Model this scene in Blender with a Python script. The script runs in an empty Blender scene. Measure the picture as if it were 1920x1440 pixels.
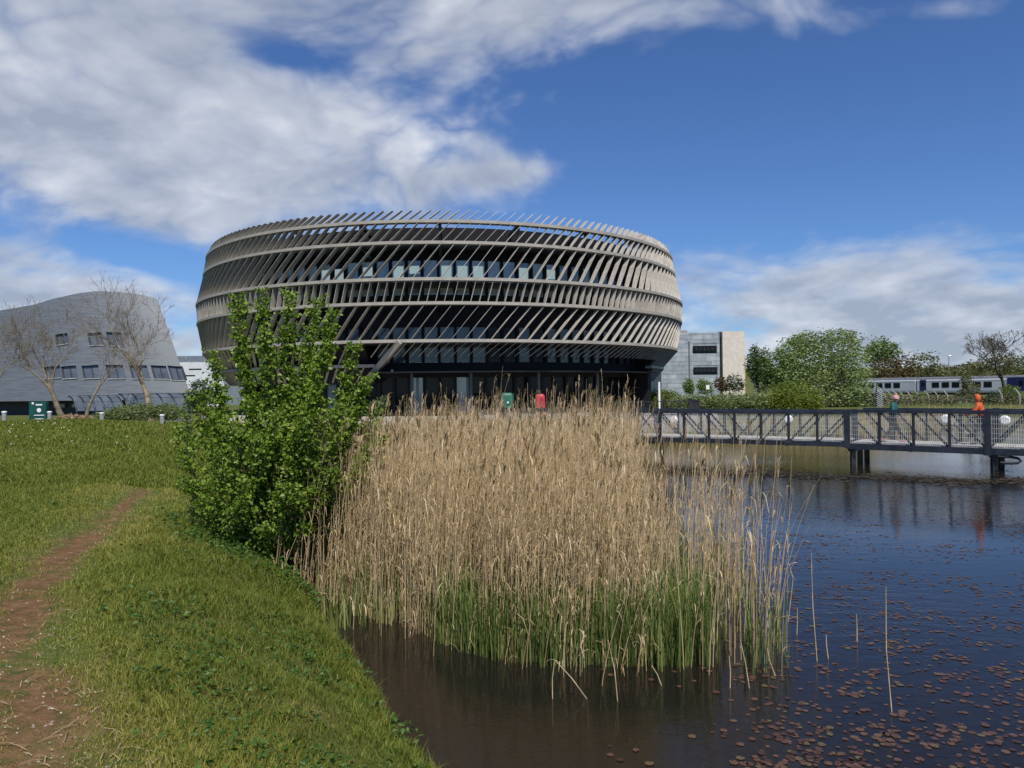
import bpy, bmesh, math, random
import numpy as np
from mathutils import Vector, Matrix

random.seed(7)
rng = np.random.default_rng(7)
R = math.radians
SC = bpy.context.scene
COL = SC.collection

# ------------------------------------------------------------------ camera
EYE = Vector((0.0, 0.0, 2.9))
FPX = 1387.0                                   # focal length in pixels of a 1920 wide frame
cam_d = bpy.data.cameras.new('camera')
cam_d.sensor_width = 36.0
cam_d.lens = 36.0 * FPX / 1920.0
cam_d.clip_start = 0.1
cam_d.clip_end = 6000.0
cam = bpy.data.objects.new('camera', cam_d)
COL.objects.link(cam)
CAM_ROT = (Matrix.Rotation(R(90) + math.atan(10 / FPX), 4, 'X') @ Matrix.Rotation(-0.011, 4, 'Z'))
cam.matrix_world = Matrix.Translation(EYE) @ CAM_ROT
SC.camera = cam

# ------------------------------------------------------------------ sun and sky
SUN_AZ = R(168)          # compass bearing, 0 = straight ahead (+Y), clockwise
SUN_EL = R(54)
to_sun = Vector((math.sin(SUN_AZ) * math.cos(SUN_EL), math.cos(SUN_AZ) * math.cos(SUN_EL), math.sin(SUN_EL)))
sun_d = bpy.data.lights.new('sun', 'SUN')
sun_d.energy = 5.0
sun_d.angle = R(0.53)
sun_d.color = (1.0, 0.945, 0.865)
sun = bpy.data.objects.new('sun', sun_d)
sun.rotation_euler = (-to_sun).to_track_quat('-Z', 'Y').to_euler()
COL.objects.link(sun)

SC.view_settings.view_transform = 'Standard'
SC.view_settings.look = 'None'
SC.view_settings.gamma = 1.0
SC.view_settings.use_curve_mapping = False
SC.view_settings.exposure = 0.0

world = bpy.data.worlds.new('World')
SC.world = world
world.use_nodes = True
wt = world.node_tree
wt.nodes.clear()


class NB:
    """small helper for wiring nodes"""
    def __init__(self, tree):
        self.t = tree

    def n(self, kind, **props):
        nd = self.t.nodes.new(kind)
        for k, v in props.items():
            setattr(nd, k, v)
        return nd

    def put(self, nd, idx, v):
        if isinstance(v, bpy.types.NodeSocket):
            self.t.links.new(v, nd.inputs[idx])
        elif v is not None:
            nd.inputs[idx].default_value = v

    def m(self, op, a, b=None, c=None, clamp=False):
        nd = self.n('ShaderNodeMath', operation=op, use_clamp=clamp)
        self.put(nd, 0, a)
        self.put(nd, 1, b)
        self.put(nd, 2, c)
        return nd.outputs[0]

    def vm(self, op, a, b=None, scale=None):
        nd = self.n('ShaderNodeVectorMath', operation=op)
        self.put(nd, 0, a)
        self.put(nd, 1, b)
        if scale is not None:
            self.put(nd, 3, scale)
        return nd.outputs[0]

    def noise(self, vec, scale, detail=2, rough=0.5, dist=0.0, out=0):
        nd = self.n('ShaderNodeTexNoise')
        self.put(nd, 'Vector', vec)
        self.put(nd, 'Scale', scale)
        self.put(nd, 'Detail', detail)
        self.put(nd, 'Roughness', rough)
        self.put(nd, 'Distortion', dist)
        return nd.outputs[out]

    def ramp(self, fac, stops, interp='LINEAR'):
        nd = self.n('ShaderNodeValToRGB')
        nd.color_ramp.interpolation = interp
        el = nd.color_ramp.elements
        while len(el) < len(stops):
            el.new(0.5)
        for e, (p, c) in zip(el, stops):
            e.position = p
            e.color = (c[0], c[1], c[2], 1) if not isinstance(c, (int, float)) else (c, c, c, 1)
        self.put(nd, 0, fac)
        return nd.outputs[0]

    def mix(self, fac, a, b, blend='MIX'):
        nd = self.n('ShaderNodeMix', data_type='RGBA', blend_type=blend)
        self.put(nd, 0, fac)
        for i, v in ((6, a), (7, b)):
            if isinstance(v, tuple) and len(v) == 3:
                v = (*v, 1)
            self.put(nd, i, v)
        return nd.outputs[2]

    def maprange(self, v, a, b, c=0.0, d=1.0, smooth=True):
        nd = self.n('ShaderNodeMapRange', interpolation_type='SMOOTHSTEP' if smooth else 'LINEAR')
        self.put(nd, 0, v)
        for i, q in enumerate((a, b, c, d)):
            self.put(nd, 1 + i, q)
        return nd.outputs[0]


w = NB(wt)
sky = w.n('ShaderNodeTexSky', sky_type='NISHITA')
sky.sun_disc = False
sky.sun_elevation = SUN_EL
sky.sun_rotation = SUN_AZ
sky.altitude = 50
sky.air_density = 1.0
sky.dust_density = 0.1
sky.ozone_density = 2.0
geo = w.n('ShaderNodeTexCoord')
d = geo.outputs['Generated']
sep = w.n('ShaderNodeSeparateXYZ')
wt.links.new(d, sep.inputs[0])
dx, dy, dz = sep.outputs
az = w.m('MULTIPLY', w.m('ARCTAN2', dx, dy), 180 / math.pi)          # degrees, 0 ahead, + right
el = w.m('MULTIPLY', w.m('ARCSINE', dz), 180 / math.pi)


def blob(a0, e0, sa, se, amp, tilt=0.0):
    """gentle bump in cloud cover round a compass direction (degrees)"""
    u = w.m('SUBTRACT', az, a0)
    v = w.m('SUBTRACT', w.m('SUBTRACT', el, e0), w.m('MULTIPLY', u, tilt))
    q = w.m('ADD', w.m('POWER', w.m('ABSOLUTE', w.m('DIVIDE', u, sa)), 2.0), w.m('POWER', w.m('ABSOLUTE', w.m('DIVIDE', v, se)), 2.0))
    return w.m('MULTIPLY', w.m('POWER', 2.718, w.m('MULTIPLY', q, -1.0)), amp)


# cloud deck: a flat sheet seen in perspective (direction divided by height)
zz = w.m('ADD', w.m('MAXIMUM', dz, 0.0), 0.34)
cmb = w.n('ShaderNodeCombineXYZ')
wt.links.new(w.m('DIVIDE', dx, zz), cmb.inputs[0])
wt.links.new(w.m('DIVIDE', dy, zz), cmb.inputs[1])
deck = cmb.outputs[0]
warp = w.noise(deck, 1.1, 3, 0.5, out=1)
deckw = w.vm('ADD', deck, w.vm('SCALE', w.vm('SUBTRACT', warp, (0.5, 0.5, 0.5)), None, 0.55))
n_big = w.noise(deckw, 1.5, 3, 0.5)
n_det = w.noise(deckw, 4.2, 6, 0.56)
# heaped low clouds near the horizon: noise on the direction itself
stretch = w.n('ShaderNodeMapping')
stretch.inputs['Scale'].default_value = (1, 1, 2.6)
wt.links.new(d, stretch.inputs[0])
n_low = w.noise(stretch.outputs[0], 7.5, 6, 0.52)
lowmask = w.maprange(el, 4.0, 13.0, 1.0, 0.0)
dens = w.m('ADD', w.m('MULTIPLY', n_big, 0.45), w.m('MULTIPLY', n_det, 0.55))
dens = w.m('ADD', w.m('MULTIPLY', dens, w.m('SUBTRACT', 1.0, lowmask)), w.m('MULTIPLY', n_low, lowmask))
BLOBS = [(-32, 24, 17, 12, 0.30, 0), (-14, 19, 12, 5.5, 0.26, -0.22), (-26, 14.5, 14, 3.2, 0.22, -0.16), (-4, 28, 14, 3.5, 0.22, 0.05), (9, 27, 9, 2.2, 0.16, 0), (19, 25.7, 9, 1.5, 0.14, -0.08), (30, 23.6, 8, 1.0, 0.14, -0.1),
         (0.5, 16.3, 5.5, 1.3, 0.26, 0.08), (-33, 6, 9, 4.5, 0.20, 0),
         (20, 7.4, 8, 2.6, 0.26, -0.10), (31, 5, 9, 3.4, 0.26, 0.05), (20, 2, 30, 3.4, 0.30, 0), (-33, 2, 14, 4, 0.26, 0),
         (-16.5, 23.5, 4.5, 1.1, -0.26, -0.05), (-26, 9.6, 7, 1.5, -0.30, -0.22), (16, 18, 12, 6.0, -0.32, 0), (31, 17, 9, 5, -0.30, 0), (-14, 10, 6, 2.2, -0.16, -0.3)]
bias = None
for b in BLOBS:
    o = blob(*b)
    bias = o if bias is None else w.m('ADD', bias, o)
rid = w.m('ABSOLUTE', w.m('SUBTRACT', w.noise(deckw, 6.5, 3, 0.5), 0.5))
rid2 = w.m('ABSOLUTE', w.m('SUBTRACT', w.noise(stretch.outputs[0], 12.0, 3, 0.5), 0.5))
bil = w.m('ADD', w.m('MULTIPLY', rid, w.m('SUBTRACT', 1.0, lowmask)), w.m('MULTIPLY', rid2, lowmask))
bil = w.m('SUBTRACT', bil, 0.09)
dens = w.m('ADD', dens, bias)
dens = w.m('ADD', dens, w.m('MULTIPLY', bil, 0.55))
cover = w.maprange(dens, 0.46, 0.80)
# light and shade inside the clouds: thin rims bright, thick middles greyer
puff = w.noise(deckw, 4.6, 5, 0.5)
puff_low = w.noise(stretch.outputs[0], 13.0, 5, 0.5)
puff = w.m('ADD', w.m('MULTIPLY', puff, w.m('SUBTRACT', 1.0, lowmask)), w.m('MULTIPLY', puff_low, lowmask))
thick = w.maprange(dens, 0.58, 1.0)
lit = w.m('SUBTRACT', w.m('ADD', 0.45, w.m('ADD', w.m('MULTIPLY', w.m('SUBTRACT', puff, 0.5), 2.2), w.m('MULTIPLY', bil, 1.6))), w.m('MULTIPLY', thick, 0.30), clamp=True)
cloud = w.ramp(lit, [(0.0, (4.4, 5.0, 6.2)), (0.5, (7.0, 7.5, 8.5)), (1.0, (11.0, 11.2, 11.5))])
blue = w.mix(1.0, sky.outputs[0], (0.60, 0.86, 1.28), 'MULTIPLY')
sky_col = w.mix(w.m('MULTIPLY', cover, 0.88), blue, cloud)
bg = w.n('ShaderNodeBackground')
wt.links.new(sky_col, bg.inputs[0])
bg.inputs[1].default_value = 0.084
wo = w.n('ShaderNodeOutputWorld')
wt.links.new(bg.outputs[0], wo.inputs[0])

world.cycles.sampling_method = 'MANUAL'
world.cycles.sample_map_resolution = 256
SC.cycles.max_bounces = 8
SC.cycles.transparent_max_bounces = 24
SC.cycles.caustics_reflective = False
SC.cycles.caustics_refractive = False
SC.cycles.use_denoising = True

# ------------------------------------------------------------------ helpers
CAM_M3 = CAM_ROT.to_3x3()


def ray(px, py):
    v = CAM_M3 @ Vector(((px - 960) / FPX, (720 - py) / FPX, -1.0))
    return v / v.y


def at(px, py, y):
    """world point at depth y (metres ahead) seen at a photo pixel"""
    return EYE + ray(px, py) * y


def at_z(px, py, z):
    v = ray(px, py)
    return EYE + v * ((z - EYE.z) / v.z)


def tag(o, label=None, cat=None, group=None, kind=None):
    if label: o['label'] = label
    if cat: o['category'] = cat
    if group: o['group'] = group
    if kind: o['kind'] = kind
    return o


def empty(name, loc, label=None, cat=None, group=None):
    o = bpy.data.objects.new(name, None)
    o.empty_display_size = 0.2
    COL.objects.link(o)
    o.location = loc
    return tag(o, label, cat, group)


def np_mesh(name, V, F, smooth=False, attr=None):
    """V (n,3) floats, F (m,k) ints, optional per-vertex float attribute 'tint'"""
    V = np.ascontiguousarray(V, dtype=np.float32)
    F = np.ascontiguousarray(F, dtype=np.int32)
    me = bpy.data.meshes.new(name)
    me.vertices.add(len(V))
    me.vertices.foreach_set('co', V.ravel())
    m, k = F.shape
    me.loops.add(m * k)
    me.loops.foreach_set('vertex_index', F.ravel())
    me.polygons.add(m)
    me.polygons.foreach_set('loop_start', np.arange(0, m * k, k, dtype=np.int32))
    me.polygons.foreach_set('loop_total', np.full(m, k, dtype=np.int32))
    if smooth:
        me.polygons.foreach_set('use_smooth', np.ones(m, dtype=bool))
    if attr is not None:
        a = me.attributes.new('tint', 'FLOAT', 'POINT')
        a.data.foreach_set('value', np.ascontiguousarray(attr, dtype=np.float32))
    me.update(calc_edges=True)
    return me


def link(name, me, mat, parent=None, loc=None):
    o = bpy.data.objects.new(name, me)
    if mat is not None and not me.materials:
        me.materials.append(mat)
    COL.objects.link(o)
    if parent is not None:
        o.parent = parent
    if loc is not None:
        o.location = loc
    return o


class MB:
    """collects simple solids, then links them as one mesh object"""
    def __init__(self):
        self.v, self.f, self.sm = [], [], []

    def add(self, vs, fs, smooth=False):
        b = len(self.v)
        self.v += [tuple(p) for p in vs]
        self.f += [tuple(i + b for i in q) for q in fs]
        self.sm += [smooth] * len(fs)
        return self

    def box(self, c, s, rot=None):
        c = Vector(c)
        h = Vector(s) * 0.5
        vs = []
        for k in range(8):
            p = Vector((h.x if k & 1 else -h.x, h.y if k & 2 else -h.y, h.z if k & 4 else -h.z))
            vs.append(c + (rot @ p if rot is not None else p))
        return self.add(vs, [(0, 2, 3, 1), (4, 5, 7, 6), (0, 1, 5, 4), (2, 6, 7, 3), (0, 4, 6, 2), (1, 3, 7, 5)])

    def bar(self, p, q, w, h, up=(0, 0, 1)):
        p, q = Vector(p), Vector(q)
        t = (q - p).normalized()
        s = t.cross(Vector(up))
        if s.length < 1e-4:
            s = Vector((1, 0, 0))
        s.normalize()
        u = s.cross(t)
        vs = []
        for e in (p, q):
            for a, b in ((-1, -1), (1, -1), (1, 1), (-1, 1)):
                vs.append(e + s * (a * w / 2) + u * (b * h / 2))
        return self.add(vs, [(3, 2, 1, 0), (4, 5, 6, 7), (0, 1, 5, 4), (1, 2, 6, 5), (2, 3, 7, 6), (3, 0, 4, 7)])

    def tube(self, pts, rad, n=8, cap=True):
        pts = [Vector(p) for p in pts]
        if isinstance(rad, (int, float)):
            rad = [rad] * len(pts)
        vs, fs = [], []
        s = None
        for i, p in enumerate(pts):
            t = (pts[min(i + 1, len(pts) - 1)] - pts[max(i - 1, 0)]).normalized()
            if s is None:
                s = t.cross(Vector((0.31, 0.17, 0.93)))
                if s.length < 1e-3:
                    s = t.cross(Vector((1, 0, 0)))
            s = (s - t * s.dot(t)).normalized()
            u = t.cross(s)
            for k in range(n):
                a = 2 * math.pi * k / n
                vs.append(p + (s * math.cos(a) + u * math.sin(a)) * rad[i])
        for i in range(len(pts) - 1):
            for k in range(n):
                a, b = i * n + k, i * n + (k + 1) % n
                fs.append((a, b, b + n, a + n))
        self.add(vs, fs, True)
        if cap:
            self.add(vs[:n][::-1], [tuple(range(n))])
            self.add(vs[-n:], [tuple(range(n))])
        return self

    def prism(self, poly, y0, y1, axis='Y'):
        """extrude a polygon of (a, b) along an axis"""
        n = len(poly)
        def P(a, b, t):
            return (a, t, b) if axis == 'Y' else ((t, a, b) if axis == 'X' else (a, b, t))
        vs = [P(a, b, y0) for a, b in poly] + [P(a, b, y1) for a, b in poly]
        fs = [tuple(range(n))[::-1], tuple(range(n, 2 * n))]
        fs += [(i, (i + 1) % n, n + (i + 1) % n, n + i) for i in range(n)]
        return self.add(vs, fs)

    def mesh(self, name):
        me = bpy.data.meshes.new(name)
        me.from_pydata(self.v, [], self.f)
        me.polygons.foreach_set('use_smooth', self.sm)
        bm = bmesh.new()
        bm.from_mesh(me)
        bmesh.ops.recalc_face_normals(bm, faces=bm.faces)
        bm.to_mesh(me)
        bm.free()
        me.update()
        return me

    def build(self, name, mat, parent=None, world=True, bevel=0.0):
        if parent is not None and world:
            b = parent.location if parent.parent is None else parent.parent.location
            self.v = [(x - b.x, y - b.y, z - b.z) for x, y, z in self.v]
        o = link(name, self.mesh(name), mat, parent)
        if bevel:
            md = o.modifiers.new('bevel', 'BEVEL')
            md.width = bevel
            md.segments = 2
            md.limit_method = 'ANGLE'
        return o


def copy_tree(o, parent=None):
    c = o.copy()
    COL.objects.link(c)
    c.parent = parent
    for ch in o.children:
        copy_tree(ch, c)
    return c


# ------------------------------------------------------------------ materials
MATS = {}


def mat(name, col, rough=0.6, metal=0.0, var=0.12, scale=3.0, bump=0.0, bscale=None, spec=0.5, col2=None, stretch=None, detail=5):
    """plain procedural surface: base colour with noise variation and fine relief"""
    if name in MATS:
        return MATS[name]
    m = bpy.data.materials.new(name)
    m.use_nodes = True
    t = NB(m.node_tree)
    p = m.node_tree.nodes['Principled BSDF']
    tc = t.n('ShaderNodeTexCoord').outputs['Object']
    if stretch:
        mp = t.n('ShaderNodeMapping')
        mp.inputs['Scale'].default_value = stretch
        t.put(mp, 0, tc)
        tc = mp.outputs[0]
    nz = t.noise(tc, scale, detail, 0.6)
    c2 = col2 if col2 else tuple(min(1, c * (1 + 2.2 * var)) for c in col)
    c1 = col if col2 else tuple(c * (1 - 2.2 * var) for c in col)
    t.put(p, 'Base Color', t.ramp(nz, [(0.32, c1), (0.68, c2)]))
    t.put(p, 'Roughness', t.maprange(nz, 0.3, 0.7, max(0.03, rough - 0.08), min(1, rough + 0.08)))
    p.inputs['Metallic'].default_value = metal
    p.inputs['Specular IOR Level'].default_value = spec
    if bump:
        b = t.n('ShaderNodeBump')
        b.inputs['Strength'].default_value = bump
        b.inputs['Distance'].default_value = 0.02
        t.put(b, 'Height', t.noise(tc, bscale or scale * 6, 4, 0.6))
        t.put(p, 'Normal', b.outputs[0])
    MATS[name] = m
    return m


def leaf_mat(name, stops, trans=0.35, rough=0.55, patch=None):
    """foliage: per-leaf colour from the 'tint' attribute, some light through the leaf"""
    if name in MATS:
        return MATS[name]
    m = bpy.data.materials.new(name)
    m.use_nodes = True
    t = NB(m.node_tree)
    nt = m.node_tree
    nt.nodes.clear()
    at_ = t.n('ShaderNodeAttribute', attribute_name='tint')
    col = t.ramp(at_.outputs['Fac'], stops)
    if patch:
        tc = t.n('ShaderNodeTexCoord').outputs['Object']
        col = t.mix(t.maprange(t.noise(tc, patch[0], 3, 0.5), 0.40, 0.62), col, patch[1])
    di = t.n('ShaderNodeBsdfPrincipled')
    t.put(di, 'Base Color', col)
    di.inputs['Roughness'].default_value = rough
    di.inputs['Specular IOR Level'].default_value = 0.35
    tr = t.n('ShaderNodeBsdfTranslucent')
    t.put(tr, 'Color', t.mix(1.0, col, (1.15, 1.25, 0.55), 'MULTIPLY'))
    mx = t.n('ShaderNodeMixShader')
    mx.inputs[0].default_value = trans
    nt.links.new(di.outputs[0], mx.inputs[1])
    nt.links.new(tr.outputs[0], mx.inputs[2])
    o = t.n('ShaderNodeOutputMaterial')
    nt.links.new(mx.outputs[0], o.inputs[0])
    MATS[name] = m
    return m


def glass_mat(name, tint=(0.05, 0.07, 0.09), rough=0.04, spec=0.9):
    if name in MATS:
        return MATS[name]
    m = bpy.data.materials.new(name)
    m.use_nodes = True
    t = NB(m.node_tree)
    p = m.node_tree.nodes['Principled BSDF']
    tc = t.n('ShaderNodeTexCoord').outputs['Object']
    t.put(p, 'Base Color', t.ramp(t.noise(tc, 0.8, 2), [(0.3, tuple(c * 0.7 for c in tint)), (0.7, tuple(c * 1.3 for c in tint))]))
    p.inputs['Roughness'].default_value = rough
    p.inputs['Specular IOR Level'].default_value = spec
    p.inputs['IOR'].default_value = 1.6
    MATS[name] = m
    return m

# ------------------------------------------------------------------ ground, pond, terrace
POND = [(2.2, 1.0), (0.3, 3.9), (-0.81, 5.6), (-1.22, 6.6), (-1.72, 7.62), (-2.2, 8.78), (-2.75, 10.1), (-3.3, 12.0), (-4.3, 15.0), (-5.6, 20.0),
        (-7.4, 27.0), (-9.2, 34.0), (-11.5, 38.6), (-4.0, 38.2), (1.0, 37.4), (6.0, 38.6), (12.0, 41.0), (20.0, 42.0), (26.0, 45.0), (31.0, 52.0),
        (50.0, 57.0), (85.0, 55.0), (110.0, 30.0), (90.0, -30.0), (20.0, -25.0), (6.0, -4.0)]
TERR = [(-13.0, 39.6), (-4.0, 38.5), (1.0, 37.7), (6.0, 38.9), (11.6, 41.6), (13.5, 49.0), (6, 62), (-8, 66), (-20, 62), (-22, 52), (-16, 43)]
PATH = [(-1.6, 1.5), (-2.15, 3.2), (-2.9, 4.4), (-3.8, 5.6), (-4.5, 6.8), (-5.1, 8.3), (-5.6, 9.8), (-6.15, 11.6), (-6.9, 13.8)]


def seg_dist(P, A, B):
    A, B = np.array(A), np.array(B)
    t = np.clip(((P - A) @ (B - A)) / max(1e-9, (B - A) @ (B - A)), 0, 1)
    return np.hypot(*(P - (A + t[:, None] * (B - A))).T)


def inside(P, poly):
    c = np.zeros(len(P), bool)
    for (x0, y0), (x1, y1) in zip(poly, poly[1:] + poly[:1]):
        if y0 == y1:
            continue
        k = (P[:, 1] < y0) != (P[:, 1] < y1)
        xi = x0 + (P[:, 1] - y0) * (x1 - x0) / (y1 - y0)
        c ^= k & (P[:, 0] < xi)
    return c


def vnoise(P, s, seed=0):
    """cheap smooth value noise in plan"""
    q = P * s
    i = np.floor(q).astype(np.int64)
    f = q - i
    f = f * f * (3 - 2 * f)
    def h(a, b):
        v = np.sin(a * 127.1 + b * 311.7 + seed * 74.7) * 43758.5453
        return v - np.floor(v)
    a, b = i[:, 0], i[:, 1]
    return (h(a, b) * (1 - f[:, 0]) + h(a + 1, b) * f[:, 0]) * (1 - f[:, 1]) + (h(a, b + 1) * (1 - f[:, 0]) + h(a + 1, b + 1) * f[:, 0]) * f[:, 1]


def shore(P):
    """distance from the waterline, positive on land"""
    dd = np.full(len(P), 1e9)
    for A, B in zip(POND, POND[1:] + POND[:1]):
        dd = np.minimum(dd, seg_dist(P, A, B))
    wob = (vnoise(P, 1.3, 3) - 0.5) * 0.36 + (vnoise(P, 4.0, 4) - 0.5) * 0.16
    return np.where(inside(P, POND), -dd, dd) + wob * np.clip(1.5 - dd / 3, 0, 1)


def path_dist(P):
    return np.min([seg_dist(P, A, B) for A, B in zip(PATH, PATH[1:])], axis=0)


def wear_at(P):
    """how far the turf is trodden away, 0..1"""
    wide = (0.20 + 0.30 * vnoise(P, 0.9, 8)) * np.clip(1.95 - P[:, 1] * 0.125, 0.50, 1.8)
    return np.exp(-(path_dist(P) / wide) ** 2) * (0.38 + 0.60 * vnoise(P, 1.7, 12) + 0.40 * vnoise(P, 5.0, 13))


def ground_z(P):
    P = np.asarray(P, float).reshape(-1, 2)
    s = shore(P)
    land = 0.05 + 1.12 * (1 - np.exp(-np.maximum(s, 0) / 1.15))
    land += 0.74 * np.exp(-((P[:, 0] + 17) / 9.5) ** 2 - ((P[:, 1] - 25) / 8.0) ** 2)
    land += 0.10 * (vnoise(P, 0.35, 1) - 0.5) * np.clip(s, 0, 1) + 0.05 * (vnoise(P, 1.6, 2) - 0.5) * np.clip(s, 0, 1)
    land -= 0.05 * np.exp(-(path_dist(P) / 0.35) ** 2)
    land = np.where(inside(P, TERR), np.minimum(land, 0.95), land)
    far = np.clip((P[:, 1] - 130) / 300, 0, 1)
    land += far * (10 * vnoise(P, 0.004, 9) + 6.5)
    bed = -0.75 * (1 - np.exp(np.minimum(s, 0) / 1.1)) + 0.05
    return np.where(s > 0, land, bed)


def gz(x, y):
    return float(ground_z([(x, y)])[0])


def graded(parts):
    out = []
    for a, b, st in parts:
        out += list(np.arange(a, b, st))
    return np.array(out + [parts[-1][1]])


gx = graded([(-900, -200, 50), (-200, -60, 7), (-60, -12, 1.0), (-12, 3, 0.11), (3, 40, 0.8), (40, 130, 3), (130, 1300, 45)])
gy = graded([(-200, -20, 30), (-20, 1, 1.5), (1, 17, 0.11), (17, 62, 0.7), (62, 150, 3), (150, 420, 12), (420, 2600, 90)])
GX, GY = np.meshgrid(gx, gy)
GP = np.c_[GX.ravel(), GY.ravel()]
GZ = ground_z(GP)
nx, ny = len(gx), len(gy)
ii = (np.arange(ny - 1)[:, None] * nx + np.arange(nx - 1)[None, :]).ravel()
GF = np.c_[ii, ii + 1, ii + nx + 1, ii + nx]
gme = np_mesh('ground', np.c_[GP, GZ], GF, True, wear_at(GP))

gm = bpy.data.materials.new('turf')
gm.use_nodes = True
t = NB(gm.node_tree)
p = gm.node_tree.nodes['Principled BSDF']
pos = t.n('ShaderNodeTexCoord').outputs['Object']
n1 = t.noise(pos, 0.55, 5, 0.6)
n2 = t.noise(pos, 9.0, 6, 0.65)
n3 = t.noise(pos, 70.0, 3, 0.6)
green = t.ramp(n2, [(0.25, (0.050, 0.072, 0.015)), (0.55, (0.080, 0.112, 0.024)), (0.8, (0.130, 0.145, 0.042))])
dry = t.ramp(n2, [(0.3, (0.105, 0.090, 0.034)), (0.7, (0.185, 0.145, 0.062))])
col = t.mix(t.maprange(n1, 0.46, 0.66), green, dry)
soil = t.ramp(n2, [(0.25, (0.078, 0.042, 0.018)), (0.55, (0.170, 0.096, 0.045)), (0.85, (0.26, 0.185, 0.115))])
wear = t.n('ShaderNodeAttribute', attribute_name='tint').outputs['Fac']
wearn = t.maprange(t.m('ADD', t.m('MULTIPLY', wear, 0.85), t.m('MULTIPLY', t.m('SUBTRACT', n2, 0.5), 1.7)), 0.25, 0.85)
col = t.mix(wearn, col, soil)
sepz = t.n('ShaderNodeSeparateXYZ')
t.put(sepz, 0, pos)
mud = t.ramp(n2, [(0.3, (0.030, 0.020, 0.010)), (0.7, (0.085, 0.055, 0.026))])
col = t.mix(t.maprange(t.m('ADD', sepz.outputs[2], t.m('MULTIPLY', t.m('SUBTRACT', n2, 0.5), 0.25)), 0.05, 0.20), mud, col)
t.put(p, 'Base Color', col)
p.inputs['Roughness'].default_value = 0.95
p.inputs['Specular IOR Level'].default_value = 0.15
bp = t.n('ShaderNodeBump')
bp.inputs['Strength'].default_value = 0.7
bp.inputs['Distance'].default_value = 0.05
t.put(bp, 'Height', t.m('ADD', t.m('MULTIPLY', n2, 0.7), t.m('MULTIPLY', n3, 0.5)))
t.put(p, 'Normal', bp.outputs[0])
tag(link('ground', gme, gm), 'grassy bank with a worn brown path beside the pond', 'ground', kind='structure')

# water: clear brown pond water, mirror at low angles
wm = bpy.data.materials.new('pond_water')
wm.use_nodes = True
nt = wm.node_tree
nt.nodes.clear()
t = NB(nt)
pos = t.n('ShaderNodeTexCoord').outputs['Object']
mp = t.n('ShaderNodeMapping')
mp.inputs['Scale'].default_value = (1.0, 2.2, 1.0)
mp.inputs['Rotation'].default_value = (0, 0, R(12))
t.put(mp, 0, pos)
ripple = t.m('ADD', t.m('MULTIPLY', t.noise(mp.outputs[0], 2.2, 3, 0.5), 1.0), t.m('MULTIPLY', t.noise(mp.outputs[0], 11.0, 3, 0.55), 0.35))
# breeze picks the open water up more than the lee of the reeds
breeze = t.maprange(t.noise(pos, 0.12, 2, 0.5), 0.35, 0.65, 0.25, 1.0)
bp = t.n('ShaderNodeBump')
bp.inputs['Distance'].default_value = 0.035
t.put(bp, 'Strength', t.m('MULTIPLY', breeze, 0.24))
t.put(bp, 'Height', ripple)
gl = t.n('ShaderNodeBsdfGlossy')
gl.inputs['Roughness'].default_value = 0.015
gl.inputs['Color'].default_value = (1, 1, 1, 1)
t.put(gl, 'Normal', bp.outputs[0])
tr = t.n('ShaderNodeBsdfTransparent')
tr.inputs['Color'].default_value = (0.38, 0.33, 0.25, 1)
fr = t.n('ShaderNodeFresnel')
fr.inputs['IOR'].default_value = 1.34
t.put(fr, 'Normal', bp.outputs[0])
murk = t.n('ShaderNodeBsdfDiffuse')
murk.inputs['Color'].default_value = (0.050, 0.047, 0.040, 1)
body = t.n('ShaderNodeMixShader')
body.inputs[0].default_value = 0.20
nt.links.new(tr.outputs[0], body.inputs[1])
nt.links.new(murk.outputs[0], body.inputs[2])
mx = t.n('ShaderNodeMixShader')
nt.links.new(fr.outputs[0], mx.inputs[0])
nt.links.new(body.outputs[0], mx.inputs[1])
nt.links.new(gl.outputs[0], mx.inputs[2])
o = t.n('ShaderNodeOutputMaterial')
nt.links.new(mx.outputs[0], o.inputs[0])
wme = bpy.data.meshes.new('pond_water')
wme.from_pydata([(-14, -28, 0), (112, -28, 0), (112, 60, 0), (-14, 60, 0)], [], [(0, 1, 2, 3)])
tag(link('pond_water', wme, wm), 'dark still pond water mirroring the blue sky', 'water', kind='structure')

# terrace of pale concrete paving in front of and round the round building
concrete = mat('concrete', (0.36, 0.33, 0.28), 0.85, var=0.10, scale=0.7, bump=0.25, bscale=14)
tb = MB().prism(TERR, -0.4, 1.2, 'Z')
tag(tb.build('terrace', concrete), 'pale concrete terrace round the foot of the drum building', 'terrace', kind='structure')

# ------------------------------------------------------------------ the round building
DC = Vector((-5.81, 66.0, 1.2))
alu = mat('bronze_aluminium', (0.33, 0.305, 0.26), 0.5, 0.0, var=0.06, scale=1.6, bump=0.05)
alu_fin = mat('pale_aluminium_fin', (0.385, 0.36, 0.318), 0.42, 0.0, var=0.12, scale=1.3)
black = mat('black_cladding', (0.016, 0.016, 0.019), 0.55, var=0.2, scale=0.5, spec=0.1)
darkmetal = mat('dark_steel', (0.03, 0.032, 0.038), 0.45, 0.3, var=0.15, scale=2)
gl_pale = glass_mat('glass_with_blind', (0.34, 0.42, 0.44), 0.08)
gl_mid = glass_mat('glass_blue_grey', (0.15, 0.20, 0.235), 0.05)
gl_low = glass_mat('glass_deep_blue', (0.075, 0.105, 0.125), 0.05, 0.4)
gl_dark = glass_mat('glass_dark', (0.008, 0.011, 0.014), 0.05, 0.12)

drum = empty('drum_building', DC, 'round building wrapped in slanting pale fins between level rings', 'building')


def dp(r, th, z):
    """point of the drum in its own coordinates; th in radians from the side facing the pond, + to the right"""
    return Vector((r * math.sin(th), -r * math.cos(th), z - DC.z))


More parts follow.
